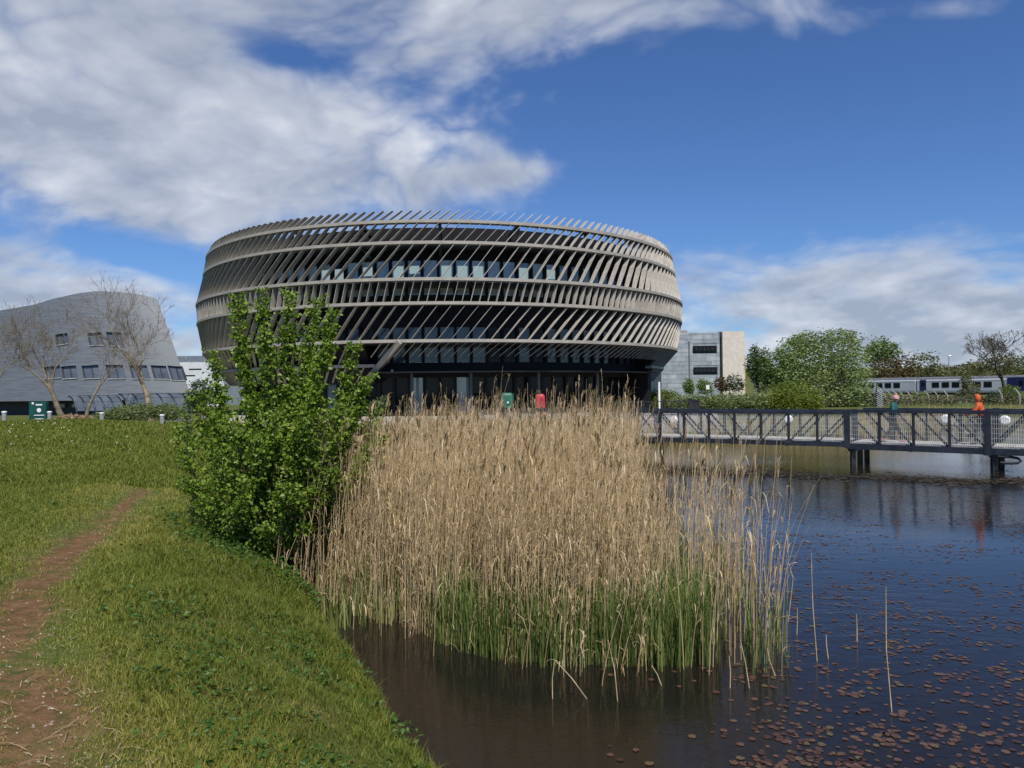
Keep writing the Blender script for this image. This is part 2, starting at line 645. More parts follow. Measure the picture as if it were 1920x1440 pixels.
def theta_at(px, r):
    u = ray(px, 700)
    a = u.x * u.x + 1
    b = -2 * (u.x * DC.x + DC.y)
    c = DC.x ** 2 + DC.y ** 2 - r * r
    tt = (-b - math.sqrt(max(0, b * b - 4 * a * c))) / (2 * a)
    return math.atan2(tt * u.x - DC.x, -(tt - DC.y))


def arc_band(mb, ro, ri, z0, z1, a0, a1, n, ro1=None, ri1=None):
    """ring segment of rectangular section; the top may have other radii than the bottom"""
    ro1 = ro if ro1 is None else ro1
    ri1 = ri if ri1 is None else ri1
    vs, fs = [], []
    for i in range(n + 1):
        th = a0 + (a1 - a0) * i / n
        vs += [dp(ro, th, z0), dp(ro1, th, z1), dp(ri1, th, z1), dp(ri, th, z0)]
    for i in range(n):
        b = i * 4
        for k in range(4):
            fs.append((b + k, b + (k + 1) % 4, b + 4 + (k + 1) % 4, b + 4 + k))
    fs += [(3, 2, 1, 0), (n * 4, n * 4 + 1, n * 4 + 2, n * 4 + 3)]
    return mb.add(vs, fs)


RING = [(19.80, 13.50), (20.02, 12.12), (20.55, 9.76), (20.50, 8.28), (20.10, 5.98), (18.95, 4.50)]
OPEN_L, OPEN_R = theta_at(703, 18.95), theta_at(1222, 18.95)
for k, (r, z) in enumerate(RING):
    mb = MB()
    if k < 5:
        arc_band(mb, r + 0.03, r - 0.50, z - 0.095, z + 0.095, -math.pi, math.pi, 200)
    else:
        arc_band(mb, r + 0.03, r - 0.50, z - 0.095, z + 0.095, OPEN_R, 2 * math.pi + OPEN_L, 150)
    mb.build('ring_band', alu, drum, world=False)


def fin_mesh(name, ra, za, rb, zb, shift, depth=0.42, thick=0.026, edge=0.0):
    """one slanting plate, foot at angle 0, head shifted sideways by `shift` metres"""
    vs = []
    segs = 4
    for i in range(segs + 1):
        q = i / segs
        r, z = ra + (rb - ra) * q, za + (zb - za) * q
        th = shift * q / (0.5 * (ra + rb))
        tang = Vector((math.cos(th), math.sin(th), 0))
        ds = depth * (1 - 0.15 * abs(2 * q - 1) ** 3)            # plates taper a little at both ends
        for rr, s in ((r, -1), (r, 1), (r - ds, 1), (r - ds, -1)):
            vs.append(dp(rr, th, z) + tang * (s * thick / 2))
    fs = []
    for i in range(segs):
        b = i * 4
        for k in range(4):
            fs.append((b + k, b + (k + 1) % 4, b + 4 + (k + 1) % 4, b + 4 + k))
    fs += [(3, 2, 1, 0), (segs * 4, segs * 4 + 1, segs * 4 + 2, segs * 4 + 3)]
    me = MB().add(vs, fs).mesh(name)
    me.materials.append(alu_fin)
    return me


G = 0.10
# tier: foot ring/level, head ring/level, sideways run, count round the drum, how many of them stand as single parts
TIERS = [
    (19.78, 13.50 + G, 19.45, 14.28, 0.80, 200, 48, None),
    (20.00, 12.12 + G, 19.80, 13.50 - G, 1.10, 188, 50, None),
    (20.53, 9.76 + G, 20.02, 12.12 - G, 1.70, 150, 56, None),
    (20.48, 8.28 + G, 20.53, 9.76 - G, 0.33, 236, 52, None),
    (20.08, 5.98 + G, 20.48, 8.28 - G, 1.72, 150, 54, None),
    (19.35, 5.02, 20.08, 5.98 - G, 0.95, 236, 36, 'open'),
    (18.95, 4.50 + G, 20.08, 5.98 - G, 1.25, 190, 0, 'side'),
    (18.10, 3.45, 18.95, 4.50 - G, 0.90, 190, 0, 'side'),
]
rest = MB()
for ti, (ra, za, rb, zb, sh, n, keep, where) in enumerate(TIERS):
    me = fin_mesh('fin', ra, za, rb, zb, sh, 0.42 if where is None else 0.20)
    base = [v.co.copy() for v in me.vertices]
    polys = [tuple(pp.vertices) for pp in me.polygons]
    order = []
    for i in range(n):
        th = 2 * math.pi * (i + 0.37 * ti) / n
        th = (th + math.pi) % (2 * math.pi) - math.pi
        head = th + sh / rb
        if where == 'open' and not (OPEN_L - 0.01 < th and head < OPEN_R + 0.10):
            continue
        if where == 'side' and OPEN_L - sh / ra - 0.012 < th < OPEN_R - 0.01:
            continue
        order.append(th)
    view = math.atan2(-DC.x, DC.y)                     # the drum's side that faces the camera
    order.sort(key=lambda q: abs(q - view))
    for j, th in enumerate(order):
        if j < keep:
            o = link('fin', me, alu_fin, drum)
            o.rotation_euler = (0, 0, th)
        else:
            rot = Matrix.Rotation(th, 3, 'Z')
            rest.add([rot @ v for v in base], polys)
tag(rest.build('fin_run', alu_fin, drum, world=False), kind='stuff')

# slanting beam at the left edge of the entrance opening
a_hi, a_lo = theta_at(752, 20.1), theta_at(688, 17.9)
eb = MB()
eb.bar(dp(20.0, a_hi, 5.98), dp(18.0, a_lo, 3.5), 0.34, 0.5, up=dp(1, (a_hi + a_lo) / 2, DC.z))
eb.build('edge_beam', alu, drum, world=False)

# skirt behind the lower fins on both sides of the opening, and the soffit under it
sk = MB()
arc_band(sk, 18.2, 16.9, 4.3, 5.9, OPEN_R + 0.012, 2 * math.pi + OPEN_L - 0.03, 120, 19.3, 16.9)
arc_band(sk, 17.4, 16.9, 3.35, 4.3, OPEN_R + 0.012, 2 * math.pi + OPEN_L - 0.03, 120, 18.2, 16.9)
sk.build('skirt', black, drum, world=False)

# inner dark wall with real window openings
NW = 104
PITCH = 2 * math.pi / NW
wall = MB()
FULL = (-math.pi, math.pi, 208)
arc_band(wall, 17.6, 17.2, 11.45, 13.56, *FULL)
arc_band(wall, 17.6, 17.2, 7.05, 9.15, *FULL)
arc_band(wall, 17.6, 17.2, 4.0, 4.72, *FULL)
arc_band(wall, 17.0, 16.6, 1.2, 1.35, *FULL)
arc_band(wall, 17.3, 16.4, 3.75, 4.0, *FULL)
wall.build('wall', black, drum, world=False)
deck = MB()
arc_band(deck, 19.95, 17.5, 9.60, 9.66, *FULL)
arc_band(deck, 19.6, 17.5, 5.80, 5.86, *FULL)
arc_band(deck, 19.4, 17.5, 12.0, 12.05, *FULL)
deck.build('gantry', darkmetal, drum, world=False)
rf = MB()
rf.add([dp(17.4, 2 * math.pi * i / 96, 13.2) for i in range(96)], [tuple(range(96))])
rf.build('roof', black, drum, world=False)

mull = MB()
panes = {}
for i in range(NW):
    th = i * PITCH
    th = (th + math.pi) % (2 * math.pi) - math.pi
    for (z0, z1, r) in ((9.15, 11.45, 17.5), (4.72, 7.05, 17.5), (1.35, 3.75, 16.9)):
        rot = Matrix.Rotation(th, 3, 'Z')
        mull.box(rot @ Vector((0, -r + 0.02, (z0 + z1) / 2 - DC.z)), (0.19, 0.24, z1 - z0 - 0.004), rot)
        if z0 == 4.72:
            thm = th + PITCH / 2
            rt = Matrix.Rotation(thm, 3, 'Z')
            mull.box(rt @ Vector((0, -r, 5.95 - DC.z)), (0.84, 0.14, 0.09), rt)
        if abs(th) > R(88):
            continue
        key = (z0,)
        rr = random.random()
        if z0 == 9.15:
            m_ = gl_pale if (rr < 0.55 and abs(th) < R(40)) else (gl_mid if rr < 0.85 else gl_dark)
        elif z0 == 4.72:
            m_ = gl_low if rr < 0.6 else gl_dark
        else:
            m_ = gl_mid if rr < 0.08 else gl_dark
        kk = (z0, m_.name)
        if kk not in panes:
            wd = 2 * r * math.sin(PITCH / 2) - 0.17
            me = MB().box((0, -r * math.cos(PITCH / 2) + 0.08, (z0 + z1) / 2 - DC.z), (wd, 0.03, z1 - z0 - 0.02)).mesh('pane')
            me.materials.append(m_)
            panes[kk] = me
        o = link('pane', panes[kk], m_, drum)
        o.rotation_euler = (0, 0, th + PITCH / 2)
tag(mull.build('window_frame', black, drum, world=False), kind='stuff')

# lit ceiling lights glimpsed through some top floor panes
blind = mat('lit_ceiling_light', (0.62, 0.68, 0.66), 0.8, var=0.06, scale=2)
_p = blind.node_tree.nodes['Principled BSDF']
_p.inputs['Emission Color'].default_value = (0.72, 0.95, 0.92, 1)
_p.inputs['Emission Strength'].default_value = 0.32
for i in (-7, -6, -4, -2, -1, 1, 2, 3, 6, 8):
    th = (i + 0.5) * PITCH
    hgt = 0.5 + 0.5 * random.random()
    bm_ = MB().box((0, -17.5 * math.cos(PITCH / 2) + 0.05, 11.43 - hgt / 2 - 0.35 - DC.z), (0.66, 0.012, hgt))
    o = bm_.build('ceiling_light', blind, drum, world=False)
    o.rotation_euler = (0, 0, th)

# raking struts that hold the rings off the wall
for k in range(-5, 6):
    th = R(15) * k + R(4)
    for pa, pb, wd in ((dp(17.5, th, 13.0), dp(19.35, th, 13.5), 0.18), (dp(17.5, th, 11.6), dp(19.5, th, 12.1), 0.15),
                       (dp(17.5, th, 8.0), dp(20.0, th, 8.28), 0.15), (dp(19.42, th, 12.0), dp(19.42, th, 13.6), 0.13)):
        MB().bar(pa, pb, wd, wd * 1.2, up=dp(1, th + 1.57, DC.z)).build('strut', darkmetal, drum, world=False)

# slim columns and end walls of the recessed entrance
for px in (772, 883, 1010, 1120):
    th = theta_at(px, 18.0)
    MB().tube([dp(18.0, th, 1.2), dp(18.0, th, 4.0)], 0.11, 12).build('column', mat('dark_steel_column', (0.08, 0.085, 0.09), 0.4, 0.4), drum, world=False)
for th in (OPEN_R + 0.004,):
    e = MB()
    e.add([dp(16.8, th, 1.2), dp(18.6, th, 1.2), dp(18.6, th, 4.3), dp(19.3, th, 5.86), dp(16.8, th, 5.86),
           dp(16.8, th + 0.045, 1.2), dp(18.6, th + 0.045, 1.2), dp(18.6, th + 0.045, 4.3), dp(19.3, th + 0.045, 5.86), dp(16.8, th + 0.045, 5.86)],
          [(0, 1, 2, 3, 4), (9, 8, 7, 6, 5), (0, 5, 6, 1), (1, 6, 7, 2), (2, 7, 8, 3), (3, 8, 9, 4), (4, 9, 5, 0)])
    e.build('end_wall', black, drum, world=False)
for px, py in ((735, 695), (1202, 700)):
    th = theta_at(px, 17.7)
    q = at(px, py, (DC + dp(17.7, th, 0)).y)
    l = MB().box(dp(17.66, th, q.z), (0.16, 0.16, 0.16), Matrix.Rotation(th, 3, 'Z'))
    l.build('wall_lamp', mat('white_enamel', (0.75, 0.76, 0.76), 0.35, var=0.03), drum, world=False, bevel=0.03)
# soffit of the first floor over the entrance
sf = MB()
arc_band(sf, 19.2, 16.3, 4.02, 4.10, OPEN_L - 0.02, OPEN_R + 0.02, 80)
sf.build('soffit', black, drum, world=False)

# ------------------------------------------------------------------ footbridge
steel = mat('navy_painted_steel', (0.020, 0.025, 0.035), 0.45, 0.1, var=0.12, scale=4, bump=0.04)
galv = mat('galvanised_wire', (0.42, 0.43, 0.42), 0.5, 0.2, var=0.1)
deckm = mat('pale_deck_boards', (0.40, 0.385, 0.345), 0.8, var=0.12, scale=2.5, stretch=(1, 1, 1), bump=0.2)
white = mat('white_enamel', (0.75, 0.76, 0.76), 0.35, var=0.03)

B0, B1, B2 = Vector((5.37, 31.84, 0)), Vector((12.43, 27.5, 0)), Vector((15.85, 24.7, 0))
dA = (B1 - B0).normalized()
dB = (B2 - B1).normalized()
BL = B0 - dA * 8.3
SECT = [  # start, direction, panels, panel length, underside, top of rail, beam depth
    (BL, dA, 8, 8.3 / 8, 0.62, 1.95, 0.17),
    (B0, dA, 8, (B1 - B0).length / 8, 0.62, 1.95, 0.17),
    (B1, dB, 8, (B2 - B1).length / 4, 0.55, 2.02, 0.20),
]
DECKW = 2.3
bridge = empty('footbridge', (B0.x, B0.y, 0.0), 'dark steel footbridge with wire mesh parapets crossing the pond', 'bridge')


def wire_panel(a, b, z0, z1):
    mb = MB()
    L = (b - a).length
    tdir = (b - a).normalized()
    nv = max(2, int(L / 0.062))
    for i in range(1, nv):
        q = a + tdir * (L * i / nv)
        mb.bar((q.x, q.y, z0), (q.x, q.y, z1), 0.011, 0.011, up=(0, 1, 0))
    for k in range(1, 7):
        z = z0 + (z1 - z0) * k / 7
        mb.bar((a.x, a.y, z), (b.x, b.y, z), 0.011, 0.011)
    return mb


for si, (P0, dv, npan, pl, zb, zt, bd) in enumerate(SECT):
    back = Vector((-dv.y, dv.x, 0))
    if back.y < 0:
        back = -back
    P1 = P0 + dv * (npan * pl)
    dk = MB()
    zd = zb + bd
    for k in range(int(npan * pl / 0.14)):
        c = P0 + dv * (0.14 * k + 0.07) + back * (DECKW / 2)
        MBr = Matrix.Rotation(math.atan2(dv.y, dv.x), 3, 'Z')
        dk.box((c.x, c.y, zd + 0.005 + 0.002 * (k % 3)), (0.128, DECKW - 0.12, 0.05), MBr)
    tag(dk.build('deck_boards', deckm, bridge), kind='stuff')
    for side, off in (('near', 0.0), ('far', DECKW)):
        O = back * off
        A, B = P0 + O, P1 + O
        zv = Vector((0, 0, 1))
        MB().bar(A + zv * (zb + bd / 2), B + zv * (zb + bd / 2), 0.12, bd).build('edge_beam', steel, bridge)
        MB().bar(A + zv * (zt - 0.06), B + zv * (zt - 0.06), 0.13, 0.12).build('top_rail', steel, bridge)
        for i in range(npan + 1):
            if i == 0 and si > 0:
                continue
            q = A + dv * (pl * i)
            big = i in (0, npan) or (si == 2 and i == 4)
            wdt = 0.20 if big else 0.085
            MB().bar((q.x, q.y, zb + (-0.03 if big else 0.02)), (q.x, q.y, zt - 0.1 + (0.12 if big else 0)), wdt, 0.11 if not big else 0.15, up=dv.cross(zv)).build('post', steel, bridge)
        for i in range(npan):
            q0, q1 = A + dv * (pl * i + 0.06), A + dv * (pl * (i + 1) - 0.06)
            lo, hi = zd + 0.03, zt - 0.12
            inn = back * (0.03 if side == 'near' else -0.03)
            half = (i % 8) < 4
            if si == 2:
                half = i < 4
            e0, e1 = (hi, lo) if half else (lo, hi)
            MB().bar(q0 + inn + zv * e0, q1 + inn + zv * e1, 0.05, 0.07).build('brace', steel, bridge)
            wp = wire_panel(q0 - inn, q1 - inn, lo, hi)
            tag(wp.build('mesh_panel', galv, bridge), kind='stuff')
    # cross beams under the deck
    for i in range(0, npan + 1, 2):
        q = P0 + dv * (pl * i + (0.1 if i == 0 else -0.1))
        MB().bar(q + zv * (zb + 0.04), q + back * DECKW + zv * (zb + 0.04), 0.1, 0.12).build('cross_beam', steel, bridge)
# piers
for P, dv, n in ((B1 + dB * 0.15, dB, 3), (B2 + dB * 0.15, dB, 2), (B0 + dA * 0.3, dA, 2)):
    back = Vector((-dv.y, dv.x, 0))
    back = back if back.y > 0 else -back
    for k in range(n):
        q = P + back * (0.15 + k * (DECKW - 0.3) / (n - 1))
        MB().bar((q.x, q.y, -0.7), (q.x, q.y, 0.50), 0.15, 0.15, up=(0, 1, 0)).build('pier', steel, bridge)
    MB().bar(P + Vector((0, 0, 0.53)), P + back * DECKW + Vector((0, 0, 0.53)), 0.26, 0.12).build('pier_cap', steel, bridge)
# hooked pipe under the right span
hk = [B2 + dB * 0.3 + Vector((0, -0.1, 0.5))]
hk = [(16.05, 24.5, 0.50), (16.35, 24.3, 0.50), (16.52, 24.2, 0.46), (16.58, 24.16, 0.38), (16.5, 24.2, 0.31), (16.3, 24.32, 0.29), (16.1, 24.45, 0.30)]
MB().tube(hk, 0.045, 8).build('drain_pipe', steel, bridge)
# round white lamps on the far parapet
for px, py in ((1263, 787), (1478, 786), (1773, 786), (1884, 788)):
    best = None
    for (P0, dv, npan, pl, zb, zt, bd) in SECT:
        back = Vector((-dv.y, dv.x, 0))
        back = back if back.y > 0 else -back
        O = P0 + back * (DECKW - 0.14)
        u = ray(px, py)
        den = u.x * dv.y - dv.x
        tt = (O.x - u.x * O.y) / den if abs(den) > 1e-6 else -1
        if -0.1 <= tt <= npan * pl + 0.1:
            best = (O + dv * tt, dv, back)
            break
    if best is None:
        continue
    q, dv, back = best
    zc = at(px, py, q.y).z
    MB().tube([Vector((q.x, q.y, zc)) + back * 0.09, Vector((q.x, q.y, zc)) + back * 0.02, Vector((q.x, q.y, zc)), Vector((q.x, q.y, zc)) - back * 0.02],
              [0.17, 0.175, 0.165, 0.12], 28).build('round_lamp', white, bridge)
# ramp from the terrace down to the deck
q = BL
rm = MB()
bk = Vector((-dA.y, dA.x, 0))
rm.add([BL - dA * 0.02 + Vector((0, 0, 0.83)), BL - dA * 0.02 + bk * DECKW + Vector((0, 0, 0.83)), BL - dA * 4 + bk * DECKW + Vector((0, 0, 1.19)), BL - dA * 4 + Vector((0, 0, 1.19)),
        BL - dA * 0.02 + Vector((0, 0, 0.5)), BL - dA * 0.02 + bk * DECKW + Vector((0, 0, 0.5)), BL - dA * 4 + bk * DECKW + Vector((0, 0, 0.5)), BL - dA * 4 + Vector((0, 0, 0.5))],
       [(0, 1, 2, 3), (4, 7, 6, 5), (0, 4, 5, 1), (1, 5, 6, 2), (2, 6, 7, 3), (3, 7, 4, 0)])
tag(rm.build('ramp', concrete), 'pale concrete ramp joining the footbridge to the terrace', 'ramp', kind='structure')

# ------------------------------------------------------------------ foliage builders (numpy)
def frames(dirs):
    """two unit vectors square to each direction"""
    a = np.where(np.abs(dirs[:, 2:3]) < 0.9, np.array([[0, 0, 1.0]]), np.array([[1.0, 0, 0]]))
    s = np.cross(dirs, a)
    s /= np.linalg.norm(s, axis=1, keepdims=True)
    return s, np.cross(s, dirs)


def unit(v):
    return v / np.maximum(1e-9, np.linalg.norm(v, axis=1, keepdims=True))


def leaves_mesh(name, P, D, L, W, tint, droop=0.25, fold=0.25):
    """pointed folded leaves: base P, direction D, length L, width W (arrays)"""
    n = len(P)
    D = unit(D)
    S, U = frames(D)
    ang = rng.uniform(0, 2 * np.pi, n)[:, None]
    S2 = S * np.cos(ang) + U * np.sin(ang)
    N = np.cross(S2, D)
    L, W = L[:, None], W[:, None]
    base = P
    mid = P + D * L * 0.5
    tip = P + D * L - np.array([[0, 0, 1.0]]) * L * droop
    lft = mid + S2 * W * 0.5 + N * W * fold
    rgt = mid - S2 * W * 0.5 + N * W * fold
    V = np.stack([base, lft, tip, rgt, mid], 1).reshape(-1, 3)
    i = np.arange(n) * 5
    F = np.concatenate([np.c_[i, i + 4, i + 1], np.c_[i + 1, i + 4, i + 2], np.c_[i, i + 3, i + 4], np.c_[i + 3, i + 2, i + 4]])
    return np_mesh(name, V, F, False, np.repeat(tint, 5))


def quads_mesh(name, P, size, tint, up=0.3, aspect=1.0):
    """small random facing leaf faces for distant crowns"""
    n = len(P)
    D = unit(rng.normal(size=(n, 3)) + np.array([[0, 0, up]]))
    S, U = frames(D)
    a = (size * 0.5)[:, None]
    V = np.stack([P - S * a, P - U * a * 0.55 * aspect, P + S * a, P + U * a * 0.55 * aspect], 1).reshape(-1, 3)
    i = np.arange(n) * 4
    return np_mesh(name, V, np.c_[i, i + 1, i + 2, i + 3], False, np.repeat(tint, 4))


def ribbons(paths, widths, side):
    """paths (n,k,3), widths (n,k), side (n,3): flat tapering strips -> V, F(quads)"""
    n, k, _ = paths.shape
    V = np.stack([paths - side[:, None, :] * widths[..., None] * 0.5, paths + side[:, None, :] * widths[..., None] * 0.5], 2).reshape(-1, 3)
    b = (np.arange(n) * k * 2)[:, None] + np.arange(k - 1)[None, :] * 2
    b = b.ravel()
    return V, np.c_[b, b + 1, b + 3, b + 2]


def stems3(paths, rad):
    """paths (n,k,3), rad (n,k): thin three sided stems -> V, F"""
    n, k, _ = paths.shape
    D = unit((paths[:, -1] - paths[:, 0]))
    S, U = frames(D)
    ring = []
    for a in (0, 2.0944, 4.18879):
        ring.append(paths + (S * np.cos(a) + U * np.sin(a))[:, None, :] * rad[..., None])
    V = np.stack(ring, 2).reshape(-1, 3)
    b = ((np.arange(n) * k * 3)[:, None] + np.arange(k - 1)[None, :] * 3).ravel()
    F = np.concatenate([np.c_[b, b + 1, b + 4, b + 3], np.c_[b + 1, b + 2, b + 5, b + 4], np.c_[b + 2, b, b + 3, b + 5]])
    return V, F


class Soup:
    """joins (V, F, tint) batches of quads"""
    def __init__(self):
        self.V, self.F, self.T, self.n = [], [], [], 0

    def add(self, V, F, tint):
        self.V.append(V)
        self.F.append(F + self.n)
        self.T.append(np.broadcast_to(tint, (len(V),)) if np.ndim(tint) == 0 else tint)
        self.n += len(V)

    def mesh(self, name):
        return np_mesh(name, np.concatenate(self.V), np.concatenate(self.F), False, np.concatenate(self.T))


bark = mat('bark', (0.075, 0.058, 0.042), 0.9, var=0.25, scale=6, bump=0.5, bscale=30, spec=0.2)
pale_bark = mat('pale_bark', (0.20, 0.165, 0.115), 0.9, var=0.22, scale=5, bump=0.4, bscale=25, spec=0.2)
birch_bark = mat('birch_bark', (0.62, 0.60, 0.55), 0.8, var=0.2, scale=4, spec=0.2)


# ------------------------------------------------------------------ reeds
reed_dry = leaf_mat('dry_reed', [(0.0, (0.224, 0.140, 0.067)), (0.35, (0.459, 0.330, 0.177)), (0.7, (0.627, 0.470, 0.274)), (1.0, (0.739, 0.594, 0.388))], 0.32, 0.6)
reed_plume = leaf_mat('reed_plume', [(0.0, (0.286, 0.195, 0.117)), (0.5, (0.494, 0.364, 0.234)), (1.0, (0.650, 0.520, 0.351))], 0.35, 0.8)
reed_green = leaf_mat('green_reed_shoot', [(0.0, (0.073, 0.105, 0.030)), (0.5, (0.154, 0.216, 0.057)), (1.0, (0.324, 0.321, 0.117))], 0.35, 0.5)

BED_A = [(-2.65, 10.2), (-1.9, 9.4), (-1.0, 8.7), (0.0, 7.9), (0.75, 7.75), (1.25, 7.85), (1.5, 8.3), (1.62, 9.4), (1.85, 11.0), (2.1, 13.0), (-3.9, 14.5), (-3.2, 12.0)]     # tall front stand
BED_B = [(-3.9, 14.5), (2.1, 13.0), (2.75, 17.0), (4.3, 26.5), (4.2, 31.0), (-2.0, 35.0), (-7.6, 33.0), (-6.9, 27.0), (-5.3, 20.0)]                                # stand reaching back to the terrace
BED_C = [(1.1, 7.6), (2.75, 7.35), (3.15, 8.6), (3.3, 10.2), (3.5, 12.5), (2.0, 13.0), (1.6, 9.4)]                                                          # thin fringe on the open side


def scatter(poly, n):
    q = np.array(poly)
    lo, hi = q.min(0), q.max(0)
    out = np.zeros((0, 2))
    while len(out) < n:
        P = rng.uniform(lo, hi, (n * 2, 2))
        out = np.concatenate([out, P[inside(P, poly)]])
    return out[:n]


def reed_batch(P, h, soup, plumes, lean=0.10, rad=0.0042, leaves=3, plume=0.8, z0=-0.25):
    n = len(P)
    az_ = rng.normal(0.25, 1.1, n)
    ln = np.abs(rng.normal(0, lean, n)) + 0.015
    k = 5
    q = np.linspace(0, 1, k)
    off = (q ** 1.7)[None, :] * (ln * h)[:, None]
    path = np.zeros((n, k, 3))
    path[..., 0] = P[:, :1] + off * np.cos(az_)[:, None]
    path[..., 1] = P[:, 1:] + off * np.sin(az_)[:, None]
    path[..., 2] = z0 + (h - z0)[:, None] * q[None, :]
    r = rad * rng.uniform(0.7, 1.25, n)[:, None] * (1 - 0.55 * q)[None, :]
    V, F = stems3(path, r)
    tint = np.clip(rng.normal(0.70, 0.20, n), 0, 1)
    soup.add(V, F, np.repeat(tint, k * 3))
    # dry leaves sheathing the stem and hanging out sideways
    for j in range(leaves):
        f = rng.uniform(0.30, 0.92, n)
        base = np.stack([path[np.arange(n), np.minimum((f * (k - 1)).astype(int), k - 2)] * (1 - (f * (k - 1)) % 1)[:, None]
                         + path[np.arange(n), np.minimum((f * (k - 1)).astype(int) + 1, k - 1)] * ((f * (k - 1)) % 1)[:, None]], 0)[0]
        a = rng.uniform(0, 2 * np.pi, n)
        L = rng.uniform(0.16, 0.42, n)
        out = np.stack([np.cos(a), np.sin(a), np.zeros(n)], 1)
        rise = rng.uniform(0.1, 1.6, n)
        p = np.zeros((n, 4, 3))
        for m_, (oo, zz_) in enumerate(((0, 0), (0.30, 0.42), (0.62, 0.52), (1.0, 0.18))):
            p[:, m_] = base + out * (L * oo * 0.55)[:, None] + np.array([[0, 0, 1.0]]) * (L * rise * zz_ * 0.8)[:, None]
        wd = np.array([0.004, 0.009, 0.007, 0.001])[None, :] * rng.uniform(0.7, 1.3, n)[:, None]
        sd = np.stack([-np.sin(a), np.cos(a), np.zeros(n)], 1)
        V, F = ribbons(p, wd, sd)
        soup.add(V, F, np.repeat(np.clip(tint + rng.normal(0.08, 0.15, n), 0, 1), 8))
    # feathery heads: a fan of short drooping strips
    sel = np.where(rng.uniform(size=n) < plume)[0]
    m_ = len(sel)
    if m_:
        top = path[sel, -1]
        a0 = az_[sel] + rng.normal(0, 0.5, m_)
        for j in range(5):
            a = a0 + rng.normal(0, 0.45, m_)
            L = rng.uniform(0.11, 0.24, m_)
            out = np.stack([np.cos(a), np.sin(a), np.zeros(m_)], 1)
            dr = rng.uniform(0.15, 0.7, m_)
            p = np.zeros((m_, 3, 3))
            st = top - np.array([[0, 0, 1.0]]) * rng.uniform(0, 0.10, m_)[:, None]
            p[:, 0] = st
            p[:, 1] = st + out * (L * dr * 0.45)[:, None] + np.array([[0, 0, 0.55]]) * L[:, None]
            p[:, 2] = st + out * (L * dr)[:, None] + np.array([[0, 0, 0.80]]) * (L * (1 - 0.4 * dr))[:, None]
            wd = np.array([0.005, 0.018, 0.002])[None, :] * rng.uniform(0.6, 1.2, m_)[:, None]
            sd = np.stack([-np.sin(a), np.cos(a), np.zeros(m_)], 1) * 0.8 + np.array([[0.2, 0, 0.1]])
            V, F = ribbons(p, wd, sd)
            plumes.add(V, F, np.repeat(np.clip(rng.normal(0.5, 0.22, m_), 0, 1), 6))


dry, plm, grn = Soup(), Soup(), Soup()
PA = scatter(BED_A, 5600)
hA = np.clip(rng.normal(2.0, 0.30, len(PA)) + 0.07 * (PA[:, 1] - 9), 0.9, 2.75) * (0.80 + 0.25 * vnoise(PA, 0.8, 21))
reed_batch(PA, hA, dry, plm, 0.10, 0.0042, 3, 0.30)
# broken and leaning dead stems through the stand
PD = scatter(BED_A, 420)
reed_batch(PD, rng.uniform(0.5, 1.5, 420), dry, plm, 0.55, 0.0040, 2, 0.1)
PB = scatter(BED_B, 11500)
hB = np.clip(rng.normal(1.72, 0.24, len(PB)), 1.0, 2.9) + np.where(rng.uniform(size=len(PB)) < 0.13, rng.uniform(0.3, 1.1, len(PB)), 0) * (0.45 + 0.8 * vnoise(PB, 0.5, 22))
hB *= np.clip(1.0 - (-0.10 - PB[:, 0] / PB[:, 1]) * 2.2, 0.80, 1.0) * np.where(PB[:, 1] > 24, 0.80, 1.0)
reed_batch(PB, hB, dry, plm, 0.09, 0.0052, 2, 0.6)
PC = scatter(BED_C, 330)
hC = np.clip(rng.normal(1.55, 0.45, len(PC)), 0.4, 2.4)
reed_batch(PC, hC, dry, plm, 0.14, 0.0046, 2, 0.35)
# ragged front edge: stems straggling out of the stand into open water
PR = np.array([(x0 + (x1 - x0) * q + rng.normal(0, 0.10), y0 + (y1 - y0) * q - abs(rng.normal(0.05, 0.22))) for (x0, y0), (x1, y1) in zip(BED_A[0:6], BED_A[1:7]) for q in rng.uniform(0, 1, 13)])
reed_batch(PR, rng.uniform(0.25, 1.7, len(PR)), dry, plm, 0.22, 0.0044, 2, 0.15)
# left margin, leaning out of the bush
PL = np.c_[rng.uniform(-3.3, -2.2, 260), rng.uniform(9.9, 12.0, 260)]
reed_batch(PL, np.clip(rng.normal(1.5, 0.4, 260), 0.5, 2.3), dry, plm, 0.2, 0.0045, 2, 0.2)
tag(link('dry_reed_bed', dry.mesh('dry_reed_bed'), reed_dry), 'dense bed of dry straw coloured reeds standing in the pond', 'reeds', kind='stuff')
tag(link('reed_plumes', plm.mesh('reed_plumes'), reed_plume), 'feathery brown seed heads on the tall reeds', 'reeds', kind='stuff')

